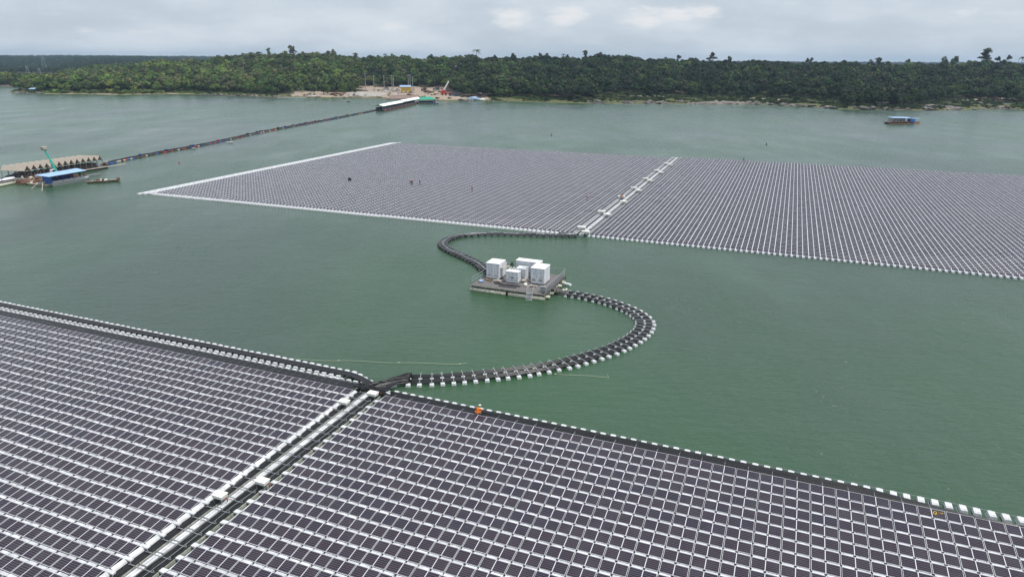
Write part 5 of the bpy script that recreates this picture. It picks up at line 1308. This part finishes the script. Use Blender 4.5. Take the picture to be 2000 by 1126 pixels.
for (xa, xb, hgt, lab, mt) in ((1762, 1885, 2.6, 'long flat rock slab right of the stone shelter', 'palerock'), (1640, 1740, 2.2, 'dark rock shelf under the stone shelter', 'rock'), (1340, 1500, 1.8, 'low pale rock shelf at the middle of the right shore', 'palerock')):
    y0 = 211 if xa > 1600 else 203; a_, c_ = at(xa, y0, .3), at(xb, y0 + (2 if xa > 1700 else 0), .3); d = c_ - a_; n = 26; b = MB(); V_ = []
    for k in range(n):
        t = k / (n - 1); p = a_ + d * t; e = math.sin(math.pi * min(1, t * 1.02)) ** .35 + .05
        for (oy, oz) in ((-3, -.6), (-2.2, hgt * .6), (0, hgt), (8, hgt * 1.05), (16, hgt * .6), (17, -.6)): V_.append((p.x + rg.normal() * .5, p.y + oy * e + rg.normal() * .4, oz * e + (rg.normal() * .25 if oz > 0 else 0)))
    b.add(V_, [(k * 6 + q, (k + 1) * 6 + q, (k + 1) * 6 + q + 1, k * 6 + q + 1) for k in range(n - 1) for q in range(5)]); tag(b.build('rock_shelf', M[mt]), lab, 'rock')

# ------------------------------------------------------------------ trees
def crown_mesh(name, seed, kind, m):
    r = np.random.default_rng(seed); cl = []
    if kind == 'broad':
        for k in range(15): a_ = r.uniform(0, 6.28); q = math.sqrt(r.random()); cl.append((3.6 * q * math.cos(a_), 3.6 * q * math.sin(a_), 6.6 - 2.4 * q * q + r.normal() * .6, r.uniform(1.2, 2.0)))
    elif kind == 'round':
        for k in range(15): v = r.normal(size=3); v /= np.linalg.norm(v); q = r.uniform(.45, 1); cl.append((2.9 * q * v[0], 2.9 * q * v[1], 5.6 + 2.8 * q * v[2], r.uniform(1.1, 1.8)))
    elif kind == 'tall':
        z = 4.5
        for k in range(12): a_ = r.uniform(0, 6.28); q = r.uniform(.2, 1) * (2.4 if z < 10 else 1.5); cl.append((q * math.cos(a_), q * math.sin(a_), z, r.uniform(.9, 1.6))); z += r.uniform(.4, 1.3)
    elif kind == 'open':
        for k in range(8): a_ = r.uniform(0, 6.28); q = r.uniform(.8, 3.6); cl.append((q * math.cos(a_), q * math.sin(a_), r.uniform(7.5, 11), r.uniform(.8, 1.35)))
    elif kind == 'bush':
        for k in range(10): a_ = r.uniform(0, 6.28); q = math.sqrt(r.random()); cl.append((2.4 * q * math.cos(a_), 2.4 * q * math.sin(a_), 1.5 + r.uniform(-.5, .8) * (1 - q * .5), r.uniform(.8, 1.3)))
    elif kind == 'palm':
        V_ = []; Q_ = []
        for k in range(16):
            a_ = k * 2.4; dn = r.uniform(.2, 1.0); pr = None
            for s in range(6):
                t = s / 5; rr = 3.8 * t; z = 9.8 + 1.6 * math.sin(t * 2.2) - dn * 3.2 * t * t; w_ = .5 * (1 - t * .7)
                c, sn = math.cos(a_), math.sin(a_); V_ += [(rr * c - w_ * sn, rr * sn + w_ * c, z - .1), (rr * c + w_ * sn, rr * sn - w_ * c, z - .1)]
                n = len(V_)
                if s: Q_.append((n - 4, n - 3, n - 1, n - 2))
        me = bpy.data.meshes.new(name); me.from_pydata(V_, [], Q_); me.materials.append(m); return me
    pts = []; nrm = []; siz = []
    for (x, y, z, R_) in cl:
        n = int(30 * R_ * R_ / 1.6) + 12; v = r.normal(size=(n, 3)); v /= np.linalg.norm(v, axis=1)[:, None]; v[:, 2] = np.where(v[:, 2] < -.3, -v[:, 2], v[:, 2])
        pts.append(v * R_ * r.uniform(.55, 1.12, (n, 1)) * (1, 1, .8) + (x, y, z)); nrm.append(v + r.normal(size=(n, 3)) * .55); siz.append(r.uniform(.28, .62, n))
    P = np.concatenate(pts); Nm = np.concatenate(nrm); Nm /= np.linalg.norm(Nm, axis=1)[:, None]; Sz = np.concatenate(siz)[:, None]
    T = np.cross(Nm, r.normal(size=Nm.shape)); T /= np.linalg.norm(T, axis=1)[:, None]; B = np.cross(Nm, T)
    V_ = np.stack([P - T * Sz, P - B * Sz * .7, P + T * Sz, P + B * Sz * .7], 1).reshape(-1, 3); Q_ = np.arange(len(V_)).reshape(-1, 4)
    o = fast_mesh(name, V_, Q_, m); me = o.data; bpy.data.objects.remove(o); return me
def trunk_mesh(kind, seed):
    r = np.random.default_rng(seed); b = MB(); H_ = {'broad': 6, 'round': 5, 'tall': 13, 'open': 9, 'bush': 1.2, 'palm': 9.8}[kind]
    pts = [(math.sin(k * .9 + seed) * .15 * k / 3, math.cos(k * 1.1 + seed) * .15 * k / 3, -1 + (H_ + 1) * k / 5) for k in range(6)]
    b.tube(pts, np.linspace(.34, .14, 6) if kind != 'palm' else .2, 6)
    if kind != 'palm':
        for k in range(5):
            a_ = r.uniform(0, 6.28); z = H_ * r.uniform(.45, .8); q = 2.6 if kind in ('broad', 'open') else 1.5
            b.tube([(0, 0, z), (q * .5 * math.cos(a_), q * .5 * math.sin(a_), z + H_ * .12), (q * math.cos(a_), q * math.sin(a_), min(z + H_ * .3, H_ + 1.5))], [.14, .10, .05], 5)
    o = b.build('t', M['bark']); me = o.data; bpy.data.objects.remove(o); return me
TK = {}
for i, (kind, lm, nm) in enumerate((('broad', 'leaf0', 0), ('broad', 'leaf1', 1), ('round', 'leaf0', 2), ('round', 'leaf1', 3), ('round', 'leaf2', 4), ('broad', 'leaf2', 5), ('tall', 'leaf3', 6), ('tall', 'leaf0', 7), ('open', 'leaf3', 8), ('bush', 'leaf1', 9), ('bush', 'leaf2', 10), ('palm', 'leaf0', 11), ('broad', 'leaf3', 12), ('tall', 'leaf1', 13))):
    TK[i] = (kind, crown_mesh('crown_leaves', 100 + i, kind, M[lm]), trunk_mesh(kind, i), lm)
tcount = 0; crown_objs = {}
def tree(k, loc, sc, rz, label, group, szs=1.0):
    global tcount
    kind, cm_, tm_, lm = TK[k]
    r = empty({'bush': 'bush', 'palm': 'palm_tree'}.get(kind, 'tree'), loc, rz, 1, label, {'bush': 'bush', 'palm': 'palm tree'}.get(kind, 'tree'), group); r.scale = (sc, sc, sc * szs)
    c = bpy.data.objects.new('crown', cm_); t = bpy.data.objects.new('trunk', tm_)
    for o in (c, t): COL.objects.link(o); o.parent = r
    crown_objs.setdefault(k, c); tcount += 1; return r
# skyline trees that stand out against the sky: (px, top y, crown width px, kind)
sky_trees = [(458, 106, 14, 8), (472, 104, 18, 12), (488, 101, 16, 6), (503, 100, 16, 6), (523, 95, 14, 7), (535, 101, 12, 3), (556, 98, 12, 6), (567, 87, 16, 6), (572, 92, 12, 7), (592, 99, 18, 5), (640, 98, 14, 6), (650, 97, 16, 12), (692, 102, 14, 6), (720, 108, 14, 2), (750, 103, 10, 11), (765, 104, 18, 1), (789, 108, 12, 3), (842, 106, 26, 0), (858, 109, 16, 2), (892, 107, 14, 2), (919, 104, 24, 2), (929, 94, 20, 11), (961, 107, 18, 0), (1002, 101, 18, 2), (1050, 102, 12, 8), (1064, 104, 22, 0), (1098, 103, 10, 11), (1108, 105, 12, 8), (1140, 97, 14, 6), (1170, 102, 30, 0), (1195, 109, 30, 1), (1225, 112, 16, 3), (1320, 106, 16, 8), (1358, 110, 14, 2), (1388, 104, 20, 7), (1421, 111, 18, 12), (1572, 112, 14, 8), (1583, 111, 12, 8), (1644, 116, 22, 8), (1697, 117, 16, 12), (1713, 111, 18, 6), (1732, 117, 22, 2), (1775, 114, 16, 8), (1843, 111, 18, 12), (1860, 106, 22, 2), (1895, 114, 20, 3), (1921, 92, 26, 6), (1918, 103, 22, 7), (1950, 109, 18, 8), (1963, 106, 16, 8), (1993, 108, 14, 11), (20, 131, 8, 3), (1250, 113, 18, 2), (1290, 115, 18, 0), (1480, 119, 20, 2), (1530, 120, 20, 0)]
KN = {'broad': 'spreading', 'round': 'rounded', 'tall': 'tall slender', 'open': 'sparse open-crowned', 'bush': 'low', 'palm': 'palm-like'}
LMN = {'leaf0': 'dark green', 'leaf1': 'mid green', 'leaf2': 'fresh green', 'leaf3': 'grey green'}
HT = {'broad': 8.4, 'round': 9.4, 'tall': 14, 'open': 11.8, 'bush': 3, 'palm': 11.5}; WD = {'broad': 9.5, 'round': 8, 'tall': 5.8, 'open': 8, 'bush': 6, 'palm': 7.6}
sk_names = {567: 'tallest tree on the left hilltop', 929: 'frond-crowned tree rising above the centre of the skyline', 1921: 'tallest tree on the right skyline', 1140: 'narrow tree standing alone on the skyline above the middle shore', 523: 'dark knobbly tree on the left hilltop', 1388: 'pointed dark tree on the right half of the skyline'}
for (x, yt, wpx, k) in sky_trees:
    Y = None
    X = (x - 1000) / F * 900; Yc = float(shore(X)) + 335; D = Yc * CP + HC * SP; X = (x - 1000) / F * D; Yc = float(shore(X)) + 335; D = Yc * CP; X = (x - 1000) / F * D
    z0 = float(height(X, Yc)); a, b_, c_ = ray(x, yt); ztop = HC + c_ / b_ * Yc; kind = TK[k][0]
    hgt = max(ztop - z0, 6); sc = wpx / F * D / WD[kind]; szs = hgt / (HT[kind] * sc); 
    if szs > 2.2: sc *= szs / 2.2; szs = 2.2
    lab = sk_names.get(x) or f'{LMN[TK[k][3]]} {KN[kind]} skyline tree {zone_of(x).replace("on the", "above the").replace("by the", "above the")}'
    tree(k, (X, Yc, z0 - .5), sc, rg.uniform(0, 6), lab, None if x in sk_names else 'skyline ' + LMN[TK[k][3]] + ' ' + KN[kind] + ' trees ' + zone_of(x), szs)
# front-line trees: rows by pixel, from the shore back
TLX = np.array([0, 60, 100, 330, 400, 540, 575, 690, 705, 870, 905, 960, 1010, 1150, 1200, 1640, 1650, 1760, 1790, 1870, 1990, 2100]); TLD = np.array([6, 6, 14, 20, 12, 14, 56, 62, 120, 120, 40, 34, 34, 30, 95, 90, 14, 14, 40, 95, 60, 60])
def treeline(px): return np.interp(px, TLX, TLD)
front = []
for px in np.arange(24, 2010, 9.2):
    pxx = px + rg.uniform(-4, 4); yy = 640.0
    for _i in range(6): Xw = (pxx - 1000) / F * (yy * CP + HC * SP); yy = float(shore(Xw)) + float(treeline(pxx)) + rg.uniform(-2, 10)
    k = int(rg.choice([0, 1, 2, 3, 4, 5, 12], p=[.2, .2, .2, .14, .1, .08, .08]))
    if pxx < 420: k = int(rg.choice([1, 3, 4, 5, 2]))
    front.append((pxx, Xw, yy, k, rg.uniform(.85, 1.25)))
# scattered bushes and lone trees in front
for (lo, hi, n, d0, d1, ks, s0, s1) in ((90, 340, 24, 6, 16, (9, 10, 10), .9, 1.5), (565, 695, 20, 22, 58, (1, 3, 4, 2), .5, .95), (1010, 1200, 12, 8, 30, (9, 10, 9, 2), .7, 1.2), (1200, 1640, 46, 10, 90, (9, 10, 9, 2, 3, 1), .6, 1.05), (1645, 1765, 26, 3, 22, (0, 2, 1, 0), .9, 1.4), (1770, 2000, 22, 10, 90, (9, 2, 3, 10), .5, 1.0), (890, 960, 5, 22, 44, (3, 13, 9), .6, .9)):
    for _i in range(n):
        pxx = rg.uniform(lo, hi); yy = 640.0; d = rg.uniform(d0, d1)
        for _j in range(6): Xw = (pxx - 1000) / F * (yy * CP + HC * SP); yy = float(shore(Xw)) + d
        front.append((pxx, Xw, yy, int(rg.choice(ks)), rg.uniform(s0, s1)))
rg.shuffle(front) if False else None; front = [f_ for i_, f_ in enumerate(front) if not (i_ < 215 and i_ % 8 == 5)][:330 - len(sky_trees)]
for (pxx, Xw, yy, k, sc) in front:
    kind = TK[k][0]; z = float(height(Xw, yy)); nmx = zone_of(pxx); what = 'bush' if kind == 'bush' else 'tree'
    tree(k, (Xw, yy, z - .3), sc, rg.uniform(0, 6), f'{LMN[TK[k][3]]} {KN[kind]} {what} at the wood edge {nmx}', f'front {LMN[TK[k][3]]} {KN[kind]} {what}s {nmx}', rg.uniform(.85, 1.15))
for (x, y, k, sc, lab) in ((895, 187, 13, .62, 'small ochre-green tree just right of the mobile crane'), (913, 190, 3, 1.0, 'round olive tree right of the mobile crane'), (988, 190, 10, 1.4, 'fresh green shrub standing alone on the middle shore')):
    g = G_(x, y); tree(k, tuple(g), sc, 0, lab, None)
# the rest of the woods: one object, crowns instanced on points
pc = bpy.data.collections.new('crown_kinds')
ks_used = [0, 1, 2, 3, 4, 5, 12]
for k in ks_used:
    if k in crown_objs: pc.objects.link(crown_objs[k])
PTS, SCL = [], []
gx = np.arange(-1000, 1000, 6.6); gd = np.arange(0, 430, 6.6)
XX, DD = np.meshgrid(gx, gd); XX = XX + rg.uniform(-2.6, 2.6, XX.shape); DD = DD + rg.uniform(-2.6, 2.6, DD.shape); YY = shore(XX) + DD; ZZ = height(XX, YY)
pxv, pyv, dv_ = px_of(XX, YY, ZZ); ok = (DD > treeline(pxv) + 6) & (pxv > -70) & (pxv < 2070)
ok &= ~((pxv < 118) & (DD > 70))
ok &= ~((pxv > 1180) & (pxv < 1640) & (DD < 110) & (rng.random(XX.shape) < .5))
PTS.append(np.stack([XX[ok], YY[ok], ZZ[ok] - .8], 1)); SCL.append(np.clip(rg.lognormal(.10, .30, ok.sum()), .6, 1.75))
# distant hills
gy = np.concatenate([np.arange(1080, 1600, 13), np.arange(1600, 2600, 20), np.arange(2600, 4600, 34)])
for y_ in gy:
    stp = 9 + (y_ - 1080) / 3520 * 22; hwid = y_ * .83; lim = -hwid; x_ = np.arange(lim, hwid, stp); x_ = x_ + rg.uniform(-stp / 2, stp / 2, len(x_)); yv = y_ + rg.uniform(-10, 10, len(x_))
    d_ = yv - shore(x_); zz = height(x_, yv); a_, b__, _c = px_of(x_, yv, zz + 8); o_ = (d_ > 12) & (d_ > (440 if True else 0)) & ((a_ > 150) | (yv > 1500))
    o_ &= (a_ < 470) | (yv > 2800)
    PTS.append(np.stack([x_[o_], yv[o_], zz[o_] - 1], 1)); SCL.append(rg.uniform(.9, 1.4, o_.sum()) * (1 + (y_ - 1080) / 3520 * 1.3))
PT = np.concatenate(PTS); SC_ = np.concatenate(SCL)
def scatter_object(name, P, S_, coll, label):
    me = bpy.data.meshes.new(name); me.vertices.add(len(P)); me.vertices.foreach_set('co', P.astype(np.float32).ravel())
    at1 = me.attributes.new('size', 'FLOAT', 'POINT'); at1.data.foreach_set('value', S_.astype(np.float32))
    o = bpy.data.objects.new(name, me); COL.objects.link(o); tag(o, label, None, None, 'stuff')
    ng = bpy.data.node_groups.new(name + '_nodes', 'GeometryNodeTree'); ng.interface.new_socket('Geometry', in_out='INPUT', socket_type='NodeSocketGeometry'); ng.interface.new_socket('Geometry', in_out='OUTPUT', socket_type='NodeSocketGeometry')
    n = ng.nodes; l = ng.links; gi = n.new('NodeGroupInput'); go_ = n.new('NodeGroupOutput'); ip = n.new('GeometryNodeInstanceOnPoints'); ci = n.new('GeometryNodeCollectionInfo')
    ci.inputs['Collection'].default_value = coll; ci.inputs['Separate Children'].default_value = True; ci.inputs['Reset Children'].default_value = True; ip.inputs['Pick Instance'].default_value = True
    rv = n.new('FunctionNodeRandomValue'); rv.data_type = 'INT'; rv.inputs[4].default_value = 0; rv.inputs[5].default_value = len(coll.objects) - 1
    rr = n.new('FunctionNodeRandomValue'); rr.data_type = 'FLOAT_VECTOR'; rr.inputs[0].default_value = (0, 0, 0); rr.inputs[1].default_value = (0.12, .12, 6.28); rr.inputs['Seed'].default_value = 4
    na = n.new('GeometryNodeInputNamedAttribute'); na.data_type = 'FLOAT'; na.inputs['Name'].default_value = 'size'
    l.new(gi.outputs[0], ip.inputs['Points']); l.new(ci.outputs[0], ip.inputs['Instance']); l.new(rv.outputs[2], ip.inputs['Instance Index']); l.new(rr.outputs[0], ip.inputs['Rotation']); l.new(na.outputs[0], ip.inputs['Scale']); l.new(ip.outputs[0], go_.inputs[0])
    md = o.modifiers.new('scatter', 'NODES'); md.node_group = ng; return o
scatter_object('forest', PT, SC_, pc, 'dense mixed woodland covering the hills behind the shore')
bc = bpy.data.collections.new('bush_kinds')
for k in (9, 10):
    if k in crown_objs: bc.objects.link(crown_objs[k])
n = 6500; pxx = rg.uniform(0, 2000, n); dd = rg.uniform(0, 1, n); yy = np.full(n, 640.0)
for _i in range(6): Xw = (pxx - 1000) / F * (yy * CP + HC * SP); yy = shore(Xw) + 5 + dd * (treeline(pxx) + 3)
keep = ~((pxx > 540) & (pxx < 960) & (rg.random(n) < .93)) & (vnoise(Xw, yy, 13, 5) > -.3)
scatter_object('undergrowth', np.stack([Xw, yy, height(Xw, yy) - .9], 1)[keep], (rg.uniform(.25, .75, n) * np.where(pxx > 1200, 1.15, 1))[keep], bc, 'low scrub between the waterline and the woods')

# ------------------------------------------------------------------ haze
hz = MB(); x0, x1, y0, y1, z0, z1 = -5400, 5400, -250, 9300, -6, 95
hz.box(((x0 + x1) / 2, (y0 + y1) / 2, (z0 + z1) / 2), (x1 - x0, y1 - y0, z1 - z0))
hm = bpy.data.materials.new('haze'); hm.use_nodes = True; hn = hm.node_tree.nodes; hn.remove(hn['Principled BSDF']); pv = hn.new('ShaderNodeVolumePrincipled')
pv.inputs['Color'].default_value = (.55, .76, 1, 1); pv.inputs['Density'].default_value = .00009; pv.inputs['Anisotropy'].default_value = .2
hm.node_tree.links.new(pv.outputs[0], hn['Material Output'].inputs['Volume'])
tag(hz.build('haze', hm), 'thin haze over the lake', None, None, 'stuff')
print('trees', tcount, 'objects', len(bpy.data.objects), 'forest', len(PT))
